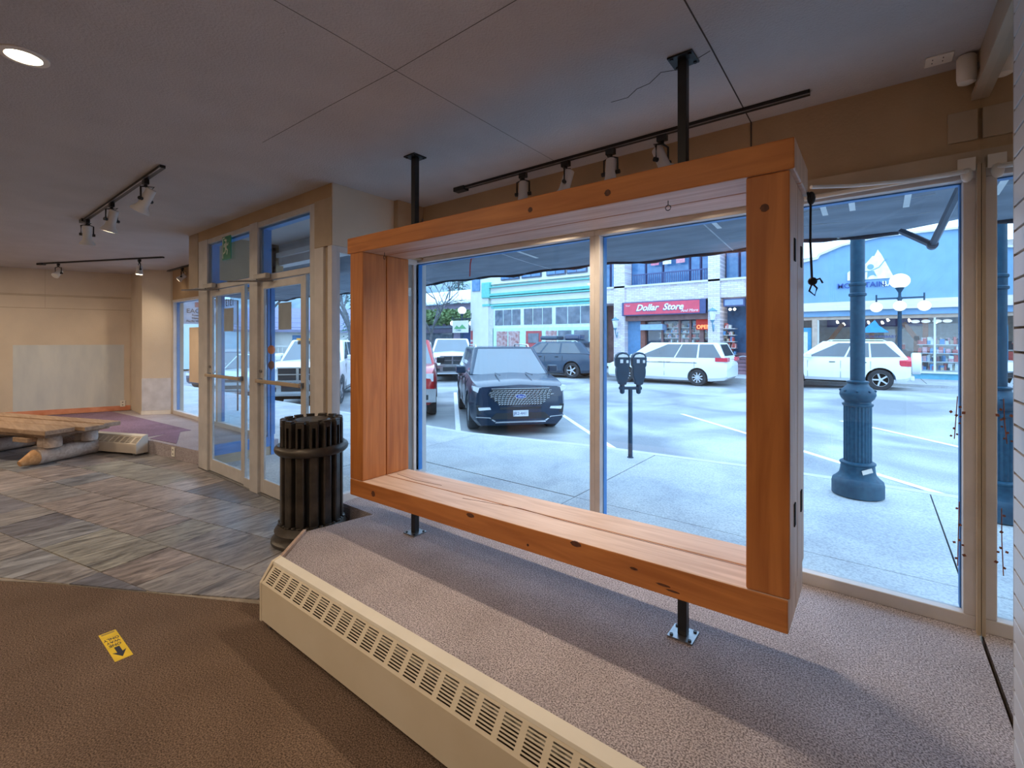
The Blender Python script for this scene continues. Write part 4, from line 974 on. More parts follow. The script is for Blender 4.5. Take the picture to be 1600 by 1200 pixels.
def car(name, label, pos, yaw, S, mat, rim=None, **k):
    """local frame: front bumper at x=0, tail at x=-L, y to the left, z up"""
    t = thing(name, label, k.get('cat', 'car'), pos, yaw)
    L = -S['st'][-1][0]; rim = rim or mALLOY
    ring = []; fs = []; nP = 12
    for (x, zb, zt, wv) in S['st']:
        h = zt - zb; half = [(0, zb), (wv * .86, zb), (wv * .97, zb + h * .14), (wv, zb + h * .45), (wv * .985, zb + h * .78), (wv * .93, zt - .015), (0, zt + S.get('crown', .03))]
        pts = half + [(-y, z) for y, z in reversed(half[1:-1])]
        ring += [(x, y, z) for y, z in pts]
    n = len(S['st'])
    for i in range(n - 1):
        for j in range(nP): fs.append((i * nP + j, i * nP + (j + 1) % nP, (i + 1) * nP + (j + 1) % nP, (i + 1) * nP + j))
    fs += [tuple(range(nP)), tuple((n - 1) * nP + j for j in reversed(range(nP)))]
    body = MB().add(ring, fs, True).build('body', mat, t, angle=32)
    rW = S['r']; W = max(s_[3] for s_ in S['st'])
    bool_cut(body, [((x, -W - .2, rW + S.get('dz', 0)), (x, W + .2, rW + S.get('dz', 0)), rW * 1.16) for x in S['wx']])
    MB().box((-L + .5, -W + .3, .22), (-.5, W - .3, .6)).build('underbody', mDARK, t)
    for x in S['wx']:
        for sg in (-1, 1): wheel(t, x, sg * (W - .14), rW, rW, .24, rim, S.get('spokes', 5))
    # cabins
    for ci, G in enumerate(S['cab']):
        xb0, xr0, xr1, xb1, zb, zr, wb_, wr_ = G
        bot = [(xb0, -wb_, zb), (xb0, wb_, zb), (xb1, wb_, zb), (xb1, -wb_, zb)]; top = [(xr0, -wr_, zr), (xr0, wr_, zr), (xr1, wr_, zr), (xr1, -wr_, zr)]
        MB().hexa(bot, top).build('cabin', mat, t, bev=.07, seg=3)
        q = [bot[1], bot[0], top[0], top[1]]
        panel(q, [(.045, .03), (.955, .03), (.93, .93), (.07, .93)], .004).build('windscreen', mWSG, t)
        q = [bot[3], bot[2], top[2], top[3]]
        panel(q, [(.10, .25), (.90, .25), (.86, .90), (.14, .90)], .004).build('rear_window', mDGLASS, t)
        for sg in (-1, 1):
            if sg < 0: q = [bot[3], bot[0], top[0], top[3]]
            else: q = [bot[2], bot[1], top[1], top[2]]
            for wn_ in S['win'][ci]:
                uv = wn_ if sg < 0 else wn_
                pn = panel(q, uv, .006 if sg < 0 else -.0, .006)
                pn.build('side_window', mDGLASS, t)
    zb = S['cab'][0][4]; wbs = W
    # lamps, grille, bumper details
    for sg in (-1, 1):
        for nm, mt_, poly, x0_, x1_ in S.get('face', []):
            MB().prism([(sg * y, z) for y, z in poly], x0_, x1_, fx).build(nm, mt_, t)
        for nm, mt_, poly, x0_, x1_ in S.get('tail', []):
            MB().prism([(sg * y, z) for y, z in poly], -L + x0_, -L + x1_, fx).build(nm, mt_, t)
        mx_ = S.get('mir', (S['cab'][0][0] - .42, zb + .10))
        m_ = MB().box((mx_[0] - .06, sg * (W - .02), mx_[1] - .07), (mx_[0] + .10, sg * (W + .20), mx_[1] + .10)).build('wing_mirror', k.get('mirmat', mat), t, bev=.03)
        for hx in S.get('handles', []): MB().box((hx - .09, sg * (W - .01) - .012, zb - .12), (hx + .09, sg * (W - .01) + .012, zb - .09)).build('door_handle', mCHROME if k.get('chrome_handles') else mDARK, t, bev=.006)
        for sx_ in S.get('seams', []): MB().box((sx_ - .004, sg * W * .99 - .01, .38), (sx_ + .004, sg * W * .99 + .006, zb - .06)).build('door_gap', mDARK, t)
        if S.get('rails'):
            a_, b_ = S['rails']; G = S['cab'][0]
            MB().tube([(a_, sg * (G[7] - .08), G[5] - .02), (a_ - .12, sg * (G[7] - .08), G[5] + .05), (b_ + .12, sg * (G[7] - .08), G[5] + .05), (b_, sg * (G[7] - .08), G[5] - .02)], .018, 6).build('roof_rail', mCHROME, t)
        if S.get('strip'): a_, b_, z_ = S['strip']; MB().box((b_, sg * W - .008, z_ - .012), (a_, sg * W + .008, z_ + .012)).build('side_moulding', mCHROME, t)
    for nm, mt_, poly, x0_, x1_ in S.get('center', []): MB().prism(poly, x0_, x1_, fx).build(nm, mt_, t)
    return t
def W4(a, b, lo=.12, hi=.90, sl0=0.0, sl1=0.0): return [(a, lo), (b, lo), (b - sl1, hi), (a + sl0, hi)]
paint = lambda n, c, **k: M(n, c, .28, .25, noise=(1.5, .08), coat=.7, **k)
pNAVY = M('paint_navy', (.006, .022, .05), .25, 0, noise=(1.5, .1), coat=.3, spec=.4); pRED = paint('paint_red', (.45, .02, .02)); pWHT = M('paint_white', (.78, .80, .82), .32, 0, noise=(1.5, .03), coat=.5)
pSIL = paint('paint_silver', (.62, .65, .68)); pGRY = M('paint_graphite', (.03, .06, .10), .3, 0, noise=(1.5, .1), coat=.3, spec=.4); pBLU = paint('paint_darkblue', (.015, .04, .10))
mGRL = M('grille_black', (.015, .018, .022), .4); mPLATE = M('plate_white', (.70, .73, .76), .5)
def rect(y0, y1, z0, z1): return [(y0, z0), (y1, z0), (y1, z1), (y0, z1)]
# --- dark blue SUV facing the window ---
SU = dict(st=[(-.00, .28, .90, .80), (-.05, .22, 1.0, .90), (-.22, .20, 1.06, .97), (-.6, .24, 1.10, 1.0), (-1.2, .24, 1.16, 1.0), (-1.6, .24, 1.18, 1.0), (-4.3, .24, 1.20, 1.0), (-4.8, .28, 1.18, .96), (-5.0, .38, 1.0, .90)],
          r=.39, wx=[-.98, -3.98], cab=[(-1.22, -2.05, -4.35, -4.93, 1.14, 1.76, .93, .74)],
          win=[[W4(.74, .985, sl1=.12), W4(.44, .71), W4(.12, .41, sl0=.03)]], handles=[-2.3, -3.2], seams=[-1.5, -2.55, -3.5], rails=(-2.3, -4.3),
          face=[('headlight', mHEADL, [(.60, .95), (.64, .85), (.80, .85), (.955, .93), (.955, 1.0), (.70, .97)], -.30, -.045),
                ('fog_lamp', mHEADL, [(.60, .545), (.84, .53), (.86, .59), (.62, .59)], -.2, .012),
                ('intake', mGRL, [(.56, .48), (.88, .46), (.90, .63), (.58, .63)], -.2, -.004),
                ('lower_wing', mCHROME, [(.50, .31), (.62, .39), (.90, .41), (.90, .395), (.63, .375), (.53, .295)], -.2, .006)],
          tail=[('tail_light', mTAIL, rect(.60, .93, .95, 1.10), -.01, .12)],
          center=[('grille', mGRL, [(-.58, .95), (-.66, .84), (-.42, .62), (.42, .62), (.66, .84), (.58, .95)], -.2, .004),
                  ('grille_trim', mCHROME, [(-.60, .965), (.60, .965), (.58, .95), (-.58, .95)], -.2, .010),
                  ('upper_intake', mGRL, rect(-.42, .42, .545, .585), -.2, .016),
                  ('lower_intake', mGRL, [(-.62, .35), (.62, .35), (.50, .47), (-.50, .47)], -.2, .012),
                  ('skid_plate', mCHROME, [(-.52, .275), (.52, .275), (.50, .305), (-.50, .305)], -.2, .02)])
ex = car('suv', 'dark blue SUV with honeycomb chrome grille facing the shop window', (-5.62, 7.52, -.42), math.atan2(-.684, .73) + .02, SU, pNAVY, cat='car')
mb = MB()
for j in range(8):
    z_ = .645 + j * .038; hw = .42 + .24 * (z_ - .62) / .22 if z_ < .84 else .66 - .08 * (z_ - .84) / .11
    nseg = 16
    for i in range(nseg):
        y_ = -hw + 2 * hw * (i + .5 * (j % 2)) / nseg
        if abs(y_ + hw / nseg) > hw: continue
        mb.box((-.004, y_ + .006, z_), (.014, y_ + 2 * hw / nseg - .010, z_ + .013)); mb.hexa([(-.004, y_ + .0, z_ - .015), (.014, y_ + .0, z_ - .015), (.014, y_ + .012, z_ - .015), (-.004, y_ + .012, z_ - .015)], [(-.004, y_ + .012, z_), (.014, y_ + .012, z_), (.014, y_ + .024, z_), (-.004, y_ + .024, z_)])
g = mb.build('grille_mesh', mCHROME, ex); g['kind'] = 'stuff'
mb = MB().prism([(.115 * math.cos(2 * PI * i / 24), .80 + .05 * math.sin(2 * PI * i / 24)) for i in range(24)], -.01, .018, fx).build('emblem_rim', mCHROME, ex)
eb = MB().prism([(.10 * math.cos(2 * PI * i / 24), .80 + .040 * math.sin(2 * PI * i / 24)) for i in range(24)], .012, .022, fx).build('emblem', M('emblem_blue', (.02, .06, .28), .3), ex)
def carface(x, y, z): return Matrix.Translation((x, y, z)) @ Matrix.Rotation(PI / 2, 4, 'Z') @ Matrix.Rotation(PI / 2, 4, 'X')
lettering('emblem_script', 'Ford', .066, carface(.0225, -.062, .778), mPLATE, ex, depth=.001, shear=.3)
pl = MB().box((.004, -.155, .40), (.026, .155, .52)).build('number_plate', mPLATE, ex)
lettering('plate_number', 'JR2-441', .085, carface(.027, -.155 + .008, .433), M('plate_ink', (.03, .06, .2), .6), pl, depth=.001)
# hood ridge and wipers
MB().box((-1.2, -.36, 1.185), (-.5, -.34, 1.20)).box((-1.2, .34, 1.185), (-.5, .36, 1.20)).build('bonnet_ridges', pNAVY, ex)
# --- pickups ---
def pickup(**k):
    return dict(st=[(0, .42, .86, .86), (-.06, .36, 1.12, .94), (-.3, .34, 1.24, 1.0), (-1.3, .34, 1.30, 1.01), (-3.6, .34, 1.32, 1.01), (-3.65, .34, 1.36, 1.01), (-5.6, .36, 1.36, 1.0), (-5.75, .45, 1.34, .98)],
                r=.42, wx=[-1.0, -4.55], cab=[(-1.45, -2.15, -3.45, -3.62, 1.26, 1.94, .96, .78)],
                win=[[W4(.56, .96, sl1=.22), W4(.08, .50)]], handles=[-2.55, -3.45], seams=[-1.6, -2.7, -3.62],
                face=[('headlight', mHEADL, rect(.58, .92, .93, 1.12), -.25, -.035), ('bumper_lamp', mGRL, rect(.55, .80, .50, .62), -.2, .075), ('bumper_end', mCHROME, rect(.0, .98, .44, .76), -.25, .07)],
                tail=[('tail_light', mTAIL, rect(.82, .97, .9, 1.3), -.01, .1)],
                center=[('grille', mGRL, rect(-.52, .52, .80, 1.14), -.2, .02), ('grille_surround', mCHROME, rect(-.55, .55, 1.14, 1.17), -.2, .04), ('grille_surround', mCHROME, rect(-.55, .55, .78, .81), -.2, .04),
                        ('cross_bar', mCHROME, rect(-.52, .52, .955, .985), -.2, .04), ('cross_bar', mCHROME, rect(-.035, .035, .80, 1.15), -.2, .045), ('lower_intake', mGRL, rect(-.42, .42, .50, .68), -.2, .076)], crown=.05, **k)
yawP = math.atan2(-.684, .73)
car('pickup_truck', 'red pickup truck parked beside the dark blue SUV, half hidden by the timber frame', (-9.02, 7.05, -.42), yawP, pickup(), pRED, mirmat=mGRL)
r2 = car('pickup_truck', 'white pickup truck with chrome crossed grille seen through the right door', (-12.75, 6.65, -.42), yawP, pickup(), pWHT)
MB().box((-2.2, -.6, 1.93), (-2.0, .6, 1.99)).build('roof_light_bar', M('amber_lens', (.8, .35, .05), .3), r2)
car('pickup_truck', 'white pickup truck with chrome crossed grille behind the dark SUV, left of it', (-14.75, 14.7, -.35), math.atan2(-.70, .72), pickup(), pWHT)
# --- white minivan ---
VN = dict(st=[(-.0, .30, .62, .72), (-.08, .24, .80, .88), (-.4, .22, .92, .96), (-1.0, .20, 1.04, .99), (-1.6, .20, 1.08, 1.0), (-4.5, .20, 1.12, 1.0), (-5.0, .26, 1.10, .98), (-5.12, .36, .90, .94)],
          r=.34, wx=[-.98, -4.02], cab=[(-.95, -2.0, -4.75, -5.08, 1.04, 1.74, .94, .76)], win=[[W4(.50, .90, sl1=.20), W4(.27, .485), [(.03, .14), (.25, .14), (.25, .90), (.07, .90)]]],
          handles=[-2.5, -2.85], seams=[-1.55, -2.68, -3.9], strip=(-1.6, -4.0, .93), spokes=9,
          face=[('headlight', mHEADL, rect(.55, .90, .66, .80), -.4, -.03)], tail=[('tail_light', mTAIL, [(.58, 1.0), (.99, 1.0), (1.0, 1.15), (.60, 1.15)], -.03, .42)],
          center=[('grille', mGRL, rect(-.45, .45, .58, .70), -.2, .01)])
vn = car('minivan', 'white minivan parked across the street below the red shop sign', (-9.65, 20.35, -.33), PI, VN, pWHT)
MB().box((-5.16, -.16, .80), (-5.10, .16, .93)).build('rear_plate', mPLATE, vn)
# --- silver SUV with spare wheel ---
RV = dict(st=[(0, .36, .70, .70), (-.08, .30, .92, .84), (-.35, .28, 1.02, .90), (-1.1, .28, 1.08, .91), (-3.9, .28, 1.12, .91), (-4.2, .32, 1.10, .88), (-4.32, .42, .95, .82)],
          r=.36, wx=[-.88, -3.52], cab=[(-1.05, -1.85, -3.85, -4.28, 1.05, 1.68, .85, .68)], win=[[W4(.56, .92, sl1=.18), W4(.33, .54), [(.05, .16), (.31, .12), (.31, .88), (.12, .88)]]],
          handles=[-2.15, -3.05], seams=[-1.4, -2.4, -3.25], rails=(-1.95, -3.7), spokes=5, face=[('headlight', mHEADL, rect(.5, .85, .76, .9), -.3, -.03)],
          tail=[('tail_light', mTAIL, [(.66, .92), (.885, .84), (.89, 1.02), (.68, 1.14)], -.01, .30)], center=[('grille', mGRL, rect(-.4, .4, .66, .80), -.2, .01)])
rv = car('suv', 'silver SUV with a spare wheel on its tailgate, behind the fluted lamp post', (-3.35, 21.3, -.21), PI - .02, RV, pWHT, chrome_handles=False)
sw = MB().lathe([(.01, -.13), (.34, -.13), (.37, -.10), (.37, .10), (.34, .13), (.01, .14)], n=30, M4=Matrix.Translation((-4.47, .05, .92)) @ Matrix.Rotation(PI / 2, 4, 'Y')).build('spare_wheel_cover', pWHT, rv)
MB().box((-4.42, -.5, .34), (-4.3, .5, .50)).build('rear_bumper', pWHT, rv, bev=.03)
# --- dark SUV with roof box ---
GS = dict(SU); GS = {**SU, 'face': [], 'center': [], 'rails': (-2.2, -4.2)}
gs = car('suv', 'dark grey SUV with two roof boxes parked in front of the mint green shopfront', (-15.6, 19.9, -.33), PI + .14, {**GS, 'tail': [('tail_light', mTAIL, rect(.60, .93, .98, 1.12), -.01, .12)]}, pGRY)
MB().box((-3.0, -.45, 1.86), (-2.05, .50, 2.06)).build('roof_box', pGRY, gs, bev=.08, seg=3)
MB().box((-4.2, -.40, 1.84), (-3.35, .40, 2.14)).build('roof_bag', pBLU, gs, bev=.10, seg=3)
# --- sedans to the left ---
SD = dict(st=[(0, .28, .58, .66), (-.08, .22, .70, .82), (-.5, .20, .80, .88), (-1.3, .20, .92, .89), (-3.7, .20, .98, .89), (-4.4, .24, .96, .86), (-4.55, .34, .78, .80)],
          r=.32, wx=[-.85, -3.55], cab=[(-1.2, -1.95, -3.2, -3.95, .90, 1.42, .82, .62)], win=[[W4(.50, .90, sl1=.25), W4(.12, .47, sl0=.16)]], handles=[-2.2, -3.1], seams=[-1.5, -2.5, -3.3],
          face=[('headlight', mHEADL, rect(.48, .80, .54, .66), -.35, -.02), ('fog_recess', mGRL, rect(.5, .74, .34, .44), -.2, .0)], tail=[('tail_light', mTAIL, rect(.5, .82, .72, .86), -.01, .2)],
          center=[('grille', mGRL, rect(-.40, .40, .54, .64), -.2, .012), ('lower_intake', mGRL, rect(-.38, .38, .32, .44), -.2, .012)])
car('sedan', 'silver sedan parked nose-in, seen through the left door', (-16.7, 6.5, -.42), yawP, SD, pSIL)
car('sedan', 'dark blue car parked beyond the far left window', (-20.8, 7.2, -.42), yawP, SD, pBLU)
car('sedan', 'dark blue hatch-tailed car beside the far left window, nearer the entrance', (-18.6, 3.9, -.42), yawP + PI + .2, {**SD, 'r': .33}, pGRY)
car('sedan', 'pale sedan behind the white pickup seen in the right door', (-22.5, 14.5, -.33), yawP, SD, pSIL)

# =====================================================================================
#                         STREET FURNITURE NEAR THE WINDOW
# =====================================================================================
mGRN = M('lamp_post_green', (.008, .045, .085), .5, .0, noise=(25, .18), rgb2=(.018, .075, .12), spec=.3)
lp = thing('fluted_lamp_post', 'big blue-green fluted cast-iron lamp post on the sidewalk outside the window', 'lamp post', (-.146, 6.22, -.15))
MB().lathe([(.215, 0), (.232, .01), (.232, .13), (.224, .165), (.190, .195), (.165, .225), (.155, .27), (.150, .325), (.160, .335), (.160, .35), (.138, .365)], n=40).build('foot', mGRN, lp)
n_ = 48; pts = [((.1185 + (.0065 if i % 2 else 0)) * math.cos(2 * PI * i / n_), (.1185 + (.0065 if i % 2 else 0)) * math.sin(2 * PI * i / n_)) for i in range(n_)]
MB().prism(pts, .36, .95).build('fluted_shaft', mGRN, lp)
MB().lathe([(.130, .95), (.138, .96), (.138, .975), (.118, .985), (.118, 1.0), (.146, 1.03), (.162, 1.07), (.158, 1.10), (.130, 1.14), (.095, 1.175), (.091, 1.19), (.099, 1.20), (.099, 1.215), (.067, 1.225)], n=40).build('collar', mGRN, lp)
MB().lathe([(.066, 1.22), (.063, 4.6)], n=28).build('pole', mGRN, lp)
MB().lathe([(.066, 2.12), (.080, 2.13), (.080, 2.15), (.068, 2.16), (.068, 2.23), (.078, 2.24), (.078, 2.26), (.066, 2.27)], n=28).build('ring_joint', mGRN, lp)
mb = MB()
for i in range(8):
    a = 2 * PI * i / 8
    if i == 0:
        bs = MB().sphere((.150, 0, 1.115), .014, 8, 6).build('boss', mGRN, lp)
    else:
        o = bs.copy(); COL.objects.link(o); o.rotation_euler = (0, 0, a)
stk = MB().box((-.05, -.003, -.022), (.05, .003, .022)).build('paper_sticker', mPAPER, lp); stk.location = (.085, -.150, .29); stk.rotation_euler = (0, -.3, .55)
# double parking meter
mMET = M('meter_blue', (.008, .035, .065), .45, .0, noise=(12, .2), rgb2=(.015, .055, .10), spec=.35)
pm = thing('parking_meter', 'dark blue double-headed parking meter on a post at the curb', 'parking meter', (-2.72, 6.22, -.15), .65)
MB().lathe([(.045, 0), (.045, .01), (.032, .015), (.030, .98)], n=16).build('post', mMET, pm)
MB().box((-.16, -.03, .96), (.16, .03, 1.0)).build('yoke', mMET, pm, bev=.01)
for i, x in enumerate((-.115, .115)):
    h = MB().prism([(x - .045, 1.03), (x + .045, 1.03), (x + .085, 1.16), (x + .09, 1.22), (x + .083, 1.28), (x + .098, 1.29), (x + .103, 1.40), (x + .10, 1.41), (x + .085, 1.45), (x + .05, 1.478), (x, 1.488), (x - .05, 1.478), (x - .085, 1.45), (x - .10, 1.41), (x - .103, 1.40), (x - .098, 1.29), (x - .083, 1.28), (x - .09, 1.22), (x - .085, 1.16)], -.06, .06, fy).build('meter_head', mMET, pm, bev=.012)
    MB().cyl((x, 0, .94), (x, 0, 1.04), .035, n=14).sphere((x, 0, .93), .035, 12, 6).build('neck', mMET, pm)
    MB().prism([(x - .075, 1.415), (x + .075, 1.415), (x + .055, 1.448), (x, 1.462), (x - .055, 1.448)], -.064, -.058, fy).build('dial_window', mHEADL, h)
    MB().box((x - .04, -.064, 1.335), (x + .0, -.058, 1.385)).build('coin_plate', mPLATE, h)
    MB().box((x + .045, -.064, 1.335), (x + .075, -.058, 1.375)).build('label_plate', mPLATE, h)
# street lamps across the street
mGLB = M('globe_white', (.95, .93, .90), .3, emit=((1.0, .93, .85), .9))
def street_lamp(label, loc, rot=TH):
    r = thing('street_lamp', label, 'street lamp', loc, rot)
    MB().lathe([(.20, 0), (.20, .25), (.12, .35), (.11, .9), (.075, 1.0), (.065, 3.25), (.10, 3.3), (.05, 3.4), (.05, 3.55), (.14, 3.72), (.16, 3.75)], n=20).build('pole', mMET, r)
    MB().sphere((0, 0, 4.02), .34, 22, 14, .88).build('globe', mGLB, r)
    MB().box((-.78, -.03, 3.30), (.78, .03, 3.36)).box((-.03, -.5, 3.30), (.03, .5, 3.36)).build('cross_arm', mMET, r, bev=.01)
    for x, y in ((-.75, 0), (.75, 0), (0, -.48)):
        MB().tube([(x, y, 3.50), (x, y, 3.2)], .03, 8).build('finial', mMET, r)
        MB().sphere((x, y, 2.98), .215, 18, 12, .95).build('globe', mGLB, r)
    return r
street_lamp('street lamp with white globes across the street behind the silver SUV', (.80, 24.7, -.1), TH - .69)
sl2 = street_lamp('far street lamp with white globes left of the dark blue SUV roof', (-26.3, 27.3, -.1), TH + .1)

# =====================================================================================
#                                BUILDINGS ACROSS THE STREET
# =====================================================================================
mMINT = M('mint_trim', (.14, .50, .46), .6, noise=(6, .08)); mCRM = M('cream_render', (.66, .66, .63), .8, noise=(3, .04)); mWIN = M('shop_window_dark', (.06, .09, .13), .08, noise=(2.5, .5), rgb2=(.16, .20, .26))
mREDP = M('red_panel', (.42, .08, .09), .6)
def bbox(parent, nm, a, b, mat, **k): return MB().box(a, b).build(nm, mat, parent, off=parent.location, **k)
g = thing('shop_building', 'cream two-storey shop building with mint green cornice and transom windows', 'building', (-17.5, 24.0, -.1))
bbox(g, 'wall', (-22.3, 24.0, -.1), (-12.75, 30, 9.0), mCRM)
bbox(g, 'pilaster', (-21.9, 23.8, -.1), (-20.5, 24.0, 4.6), mCRM)
bbox(g, 'capital', (-21.0, 23.65, 4.35), (-20.3, 24.0, 5.4), mMINT, bev=.05); bbox(g, 'capital_base', (-21.0, 23.75, 3.8), (-20.35, 24.0, 3.95), mMINT)
bbox(g, 'pilaster_strip', (-20.75, 23.85, -.1), (-20.1, 24.0, 3.8), M('lilac_pilaster', (.55, .56, .68), .8))
for z0, z1, mt_, o_ in ((5.00, 5.06, mMINT, .40), (4.62, 5.0, mCRM, .2), (4.46, 4.62, mMINT, .30), (4.32, 4.40, mMINT, .26), (3.94, 4.30, mCRM, .12), (3.78, 3.90, mMINT, .22), (3.62, 3.74, mMINT, .16)):
    bbox(g, 'cornice_band', (-20.3, 24.0 - o_, z0), (-12.8, 24.0, z1), mt_)
bbox(g, 'transom_frame', (-20.15, 23.88, 2.30), (-12.85, 24.0, 3.62), M('mint_white', (.66, .80, .78), .6))
x = -19.95
for grp, n_, wv in ((0, 3, .72), (1, 3, .72), (2, 3, .86)):
    for k in range(n_):
        p = bbox(g, 'transom_window', (x, 23.85, 2.50), (x + wv - .07, 23.90, 3.50), mWIN); x += wv
    x += .22
bbox(g, 'shopfront_frame', (-20.15, 23.85, -.1), (-12.85, 24.0, 2.30), M('shopfront_mint', (.50, .74, .72), .6))
mGOOD = M('goods_mix', (.30, .10, .10), .7, noise=(5, .2), rgb2=(.55, .45, .45))
for x0, x1, mt_ in ((-19.8, -18.9, mGOOD), (-18.8, -17.9, mGOOD), (-17.4, -16.2, mREDP), (-15.9, -15.1, mGOOD), (-15.0, -14.1, mWIN), (-13.9, -12.95, mWIN)):
    bbox(g, 'shop_window', (x0, 23.82, .35), (x1, 23.88, 2.1), mt_)
bbox(g, 'door_panel', (-17.2, 23.79, 1.35), (-16.4, 23.83, 1.95), mWIN)
mULT = M('upper_window', (.05, .16, .34), .1, noise=(3, .5), rgb2=(.12, .26, .45))
for x0, x1 in ((-19.5, -18.0), (-17.8, -16.3), (-15.9, -14.55), (-14.45, -13.1)):
    f_ = bbox(g, 'window', (x0, 23.9, 5.45), (x1, 24.02, 7.6), M('window_dark_frame', (.05, .08, .14), .5))
    for i in range(2):
        for j in range(3):
            MB().box((x0 + .06 + i * (x1 - x0 - .06) / 2, 23.88, 5.52 + j * .69), (x0 + (i + 1) * (x1 - x0 - .06) / 2, 23.905, 5.52 + j * .69 + .64)).build('window_pane', mULT, f_, off=g.location)
bbox(g, 'sill_course', (-20.2, 23.75, 5.22), (-12.8, 24.0, 5.32), mCRM)
bbox(g, 'side_window', (-22.1, 23.92, 4.9), (-21.4, 24.02, 6.4), mULT)
for z_ in (.8, 1.55): bbox(g, 'red_poster', (-22.2, 23.9, z_), (-21.0, 24.0, z_ + .62), mREDP)
hs = thing('hanging_sign', 'small white hanging shop sign with green hills on a bracket by the white wall', 'sign', (-22.6, 23.3, 2.45))
MB().box((-.75, -.03, -.42), (.75, .03, .42)).build('board', mCRM, hs, bev=.02)
MB().tube([(-.9, 0, .55), (1.0, 0, .55), (1.0, 0, .9)], .03, 6).build('bracket', mBLACK, hs)
hl = MB().prism([(-.6, -.15), (-.35, .1), (-.1, -.05), (.2, .16), (.6, -.15)], -.04, -.03, fy).build('green_hills', M('hill_green', (.12, .35, .15), .8), hs)
lettering('sign_script', 'Cedar', .22, frame_xz(-.45, -.042, -.30), M('teal_ink', (.05, .25, .25), .7), hs, depth=.003, shear=.3)

# ---- brick building with the red sign
def brick(name, c1, c2, mortar, sc_=(1, 1, 1)):
    m = bpy.data.materials.new(name); m.use_nodes = True
    n = m.node_tree.nodes; l = m.node_tree.links; p = n['Principled BSDF']
    t = n.new('ShaderNodeNewGeometry'); mp = n.new('ShaderNodeMapping'); mp.inputs['Rotation'].default_value = (PI / 2, 0, 0)
    l.new(t.outputs['Position'], mp.inputs[0]); b = n.new('ShaderNodeTexBrick'); l.new(mp.outputs[0], b.inputs['Vector'])
    b.inputs['Scale'].default_value = 1; b.inputs['Brick Width'].default_value = .30; b.inputs['Row Height'].default_value = .095; b.inputs['Mortar Size'].default_value = .012
    b.inputs['Color1'].default_value = (*c1, 1); b.inputs['Color2'].default_value = (*c2, 1); b.inputs['Mortar'].default_value = (*mortar, 1)
    l.new(b.outputs['Color'], p.inputs['Base Color']); p.inputs['Roughness'].default_value = .85
    return m
mBRK = brick('pale_brick', (.62, .52, .54), (.80, .76, .80), (.50, .46, .50)); mBRN = M('brown_wall', (.22, .13, .13), .8, noise=(4, .2))
b = thing('brick_building', 'pale brick two-storey building with balcony railing and red shop sign', 'building', (-8.4, 24.0, -.1))
bbox(b, 'back_wall', (-12.6, 25.6, -.1), (-4.6, 30, 9.0), mBRN)
for x0, x1 in ((-11.35, -10.72), (-6.40, -5.85), (-4.70, -4.55)): bbox(b, 'brick_pillar', (x0, 23.75, -.1), (x1, 25.6, 9.0), mBRK)
bbox(b, 'brick_band', (-12.6, 23.85, 3.56), (-4.6, 25.6, 4.38), mBRK); bbox(b, 'band_coping', (-12.6, 23.75, 4.36), (-4.6, 25.6, 4.46), mCRM)
mIND = M('indigo_trim', (.06, .08, .20), .6)
sg_ = thing('shop_sign', 'long red shop sign with slanted white lettering above the minivan', 'sign', (-8.6, 23.62, 3.18))
MB().box((-2.2, -.02, -.36), (2.12, .1, .36)).build('sign_box', mIND, sg_)
MB().box((-2.08, -.04, -.31), (1.85, .0, .31)).build('sign_face', M('sign_red', (.66, .07, .12), .5, noise=(3, .1)), sg_)
mSGW = M('sign_white', (.85, .85, .86), .5)
lettering('lettering', 'Dollar', .46, frame_xz(-1.42, -.046, -.14), mIND, sg_, depth=.003, shear=.35, bold=.02)
lettering('lettering', 'Store', .46, frame_xz(.02, -.046, -.14), mIND, sg_, depth=.003, shear=.35, bold=.02)
lettering('lettering', 'Dollar', .46, frame_xz(-1.40, -.054, -.115), mSGW, sg_, depth=.003, shear=.35, bold=.012)
lettering('lettering', 'Store', .46, frame_xz(.04, -.054, -.115), mSGW, sg_, depth=.003, shear=.35, bold=.012)
lettering('small_lettering', 'Your', .13, frame_xz(-2.0, -.046, .13), mSGW, sg_, depth=.003, shear=.3)
lettering('small_lettering', 'And More', .20, frame_xz(.95, -.046, -.25), mSGW, sg_, depth=.003, shear=.3)
bbox(b, 'lintel', (-10.72, 23.9, 2.55), (-6.40, 24.3, 2.85), mBRN)
# shopfront below
bbox(b, 'shop_wall', (-10.72, 25.0, -.1), (-6.40, 25.6, 3.56), M('shop_inside', (.12, .15, .22), .8))
mSHOPB = M('shop_blue', (.10, .25, .45), .6)
bbox(b, 'side_panel', (-10.72, 24.2, -.1), (-10.0, 25.0, 2.55), mSHOPB); bbox(b, 'door_post', (-10.0, 24.2, -.1), (-9.75, 24.5, 2.55), M('redwood', (.25, .10, .08), .7))
bbox(b, 'awning_flap', (-9.9, 23.9, 2.05), (-8.7, 24.6, 2.35), M('flap_blue', (.30, .45, .68), .8))
for x0 in (-8.9, -8.0, -7.45): bbox(b, 'shop_mullion', (x0, 24.3, -.1), (x0 + .09, 24.4, 2.55), mBRN)
bbox(b, 'shop_door', (-6.95, 24.3, -.1), (-6.75, 24.45, 2.55), mBRN)
bbox(b, 'shop_pane', (-9.75, 24.42, .3), (-6.5, 24.44, 2.5), mGLASS)
rg = random.Random(3)
GC = [M('goods_%s' % n_, c_, .7, noise=(9, .2)) for n_, c_ in (('red', (.6, .12, .10)), ('white', (.8, .78, .75)), ('pink', (.7, .35, .35)), ('blue', (.12, .3, .55)), ('tan', (.55, .42, .3)), ('black', (.05, .05, .06)))]
